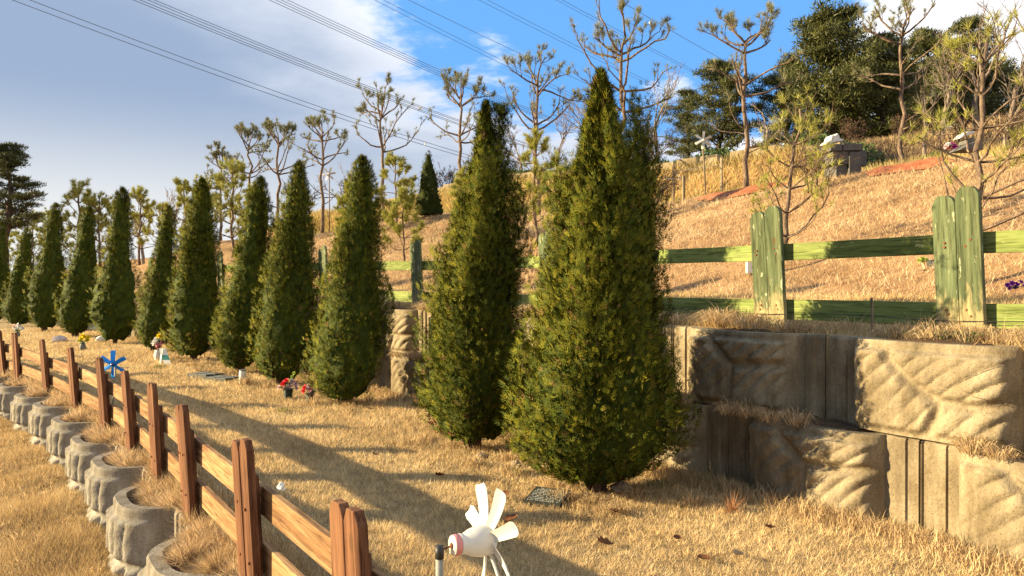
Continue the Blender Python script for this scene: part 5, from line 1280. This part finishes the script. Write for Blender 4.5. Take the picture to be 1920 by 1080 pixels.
# ------------------------------------------------------------------ small things on the lawn
def leaf_obj(px, py, w, mt, seed, lab):
    rng = np.random.default_rng(seed); x, y, z = on_ground(px, py); sc = y / F; L = w * sc
    U = np.linspace(-1, 1, 7); V = []
    for u in U:
        hw = (1 - u * u) ** .6 * .36 * L * (1 + .25 * math.sin(u * 9 + seed)) + .002
        V += [(u * L * .5, -hw, .35 * hw + .12 * L * u * u), (u * L * .5, 0, .10 * L * u * u), (u * L * .5, hw, .55 * hw + .12 * L * u * u)]
    q = []
    for i in range(6):
        for j in range(2): q.append([i * 3 + j, i * 3 + j + 1, (i + 1) * 3 + j + 1, (i + 1) * 3 + j])
    V = np.array(V); V = np.concatenate([V, V + [0, 0, -.002]]); q = q + [[a + 21 for a in f[::-1]] for f in q]
    return obj('dead_leaf', mesh('dead_leaf', V, np.array(q), True), mt, None, (x, y, z + .035), (rng.uniform(-.4, .4), rng.uniform(-.3, .3), rng.uniform(0, 6.28)), lab, 'leaf', 'fallen leaves on the grass')
for k, (px, py, w, lab) in enumerate([
    (958, 985, 34, 'large reddish-brown leaf right of the white bottle pinwheel'), (824, 900, 20, 'small brown leaf on the lawn above the white bottle pinwheel'),
    (703, 860, 17, 'small brown leaf alone in the middle of the lawn'), (1155, 970, 34, 'brown leaf on the lawn below the largest arborvitae'),
    (1132, 1030, 34, 'broad brown leaf at the bottom centre of the lawn'), (1270, 1020, 16, 'tiny reddish leaf on the lawn right of the broad brown leaf'),
    (1320, 1060, 26, 'dark leaf at the bottom edge of the lawn'), (1385, 1052, 30, 'pale tan leaf at the bottom edge of the lawn'),
    (810, 800, 16, 'small brown leaf left of the forked arborvitae stems'), (945, 938, 26, 'brown leaf just left of the dark plaque'),
    (90, 925, 30, 'long brown leaf lying on the lower golden grass'), (100, 1048, 30, 'dark leaf near the bottom left corner on the lower grass'),
    (50, 958, 18, 'small dark leaf at the left edge on the lower grass'), (1445, 1000, 22, 'brown leaf on the lawn in front of the lower wall blocks'),
    (693, 772, 16, 'pale leaf right of the two flower pots'), (1160, 912, 26, 'brown leaf caught at the stems of the largest arborvitae')]):
    leaf_obj(px, py, w, M['leaf_pale'] if 'pale' in lab else M['leaf_dead'], 500 + k, lab)
# twigs and dead sprays under the evergreens
g = G(); rng = np.random.default_rng(77)
for q in range(900):
    s_ = rng.choice([-.15, 1.45, 4.6, 7.0, 8.7, 10.3], p=[.34, .26, .14, .1, .08, .08]) + rng.normal(0, .38); n_ = -1.12 + rng.normal(0, .34)
    x, y = PT(s_, n_); z = float(HZ(s_, min(n_, 0))); th = rng.uniform(0, 6.283); L_ = rng.uniform(.03, .14); w_ = rng.uniform(.0015, .004)
    d_ = np.array([math.cos(th), math.sin(th), rng.uniform(-.1, .5)]); p = np.array([float(x), float(y), z + rng.uniform(.015, .05)]); sd = np.array([-math.sin(th), math.cos(th), 0]) * w_
    g.add([p - sd, p + sd, p + d_ * L_ + sd * .4, p + d_ * L_ - sd * .4], [[0, 1, 2, 3]], None, np.array([.13, .065, .03]) * rng.uniform(.4, 2.0))
lt = obj('twig_litter', g.mesh('twig_litter'), M['needle'], kind='stuff'); lt['label'] = 'brown twigs and dead sprays scattered under the evergreens'; lt['category'] = 'litter'
# dried orange pine sprig
x, y, z = on_ground(1375, 962); rng = np.random.default_rng(9)
V, t, c = needles([((0, 0, .03), (.3, 0, 1.0), 1.0)], 90, .17, .004, ((.30, .12, .05), (.45, .24, .11)), rng, 1.0)
g = G(); g.add(V, None, t, c); obj('pine_sprig', g.mesh('pine_sprig'), M['needle'], None, (x, y, z), None, 'dried orange pine sprig lying on the lawn before the wall', 'sprig')
# thin pale stakes and dry stalks by the green fence
x, y = PT(-1.42, .33); g = G(); g.tube([(0, 0, -.05), (.004, 0, .13), (0, 0, .27)], .009, 7)
obj('thin_stake', g.mesh('thin_stake'), M['stake'], None, (float(x), float(y), 1.19), None, 'thin pale stake stuck in the wall top between the two green posts', 'stake')
ps = []
for k, (s, n, h) in enumerate([(-1.62, .36, .2), (-1.68, .4, .17), (-1.75, .33, .24), (-2.3, .2, .22), (-2.5, .3, .18), (-1.1, .3, .15), (-2.9, .25, .26), (-2.15, .12, .2)]):
    x, y = PT(s, n); ps.append(tuft((float(x), float(y), 1.18), .06, 26, h, HAY, .0035, .3))
grass_obj('dry_stalks', ps, 'thin dry stalks standing along the wall top by the right green post')
# bent twig hanging on the wall block
xb, yb = PT(-2.38, -.27); P0 = np.array([float(xb), float(yb), 1.23])
g = G(); up = np.array([0, 0, 1.0]); al = np.array([.57, -.82, 0]); outd = np.array([-.82, -.57, 0])
g.tube([P0 + outd * .02, P0 - al * .10 - up * .10 + outd * .03, P0 - al * .26 - up * .22 + outd * .03, P0 - al * .18 - up * .28 + outd * .04, P0 + al * .02 - up * .31 + outd * .02], .0018, 5)
obj('twig', g.mesh('twig'), M['leaf_pale'], None, None, None, 'thin bent straw twig looped over the right carved wall block', 'twig')
# weed rosette under the right post
rng = np.random.default_rng(17); x, y = PT(-2.05, .3); m = 260; P = np.stack([rng.normal(0, .11, m), rng.normal(0, .07, m), rng.random(m) * .05], -1); dv = norm(rng.normal(0, 1, (m, 3)) + [0, 0, .6]); L = rng.uniform(.02, .045, m); sd = norm(np.cross(dv, rng.normal(0, 1, (m, 3)))) * (L * .35)[:, None]
g = G(); g.add(np.stack([P - sd, P + sd, P + dv * L[:, None]], 1).reshape(-1, 3), None, np.arange(3 * m).reshape(-1, 3), np.repeat(np.array([.05, .075, .02]) + rng.random((m, 1)) * [.06, .05, .02], 3, axis=0))
obj('weed', g.mesh('weed'), M['needle'], None, (float(x), float(y), 1.2), None, 'low green weed growing at the foot of the right green post', 'weed', kind='stuff')
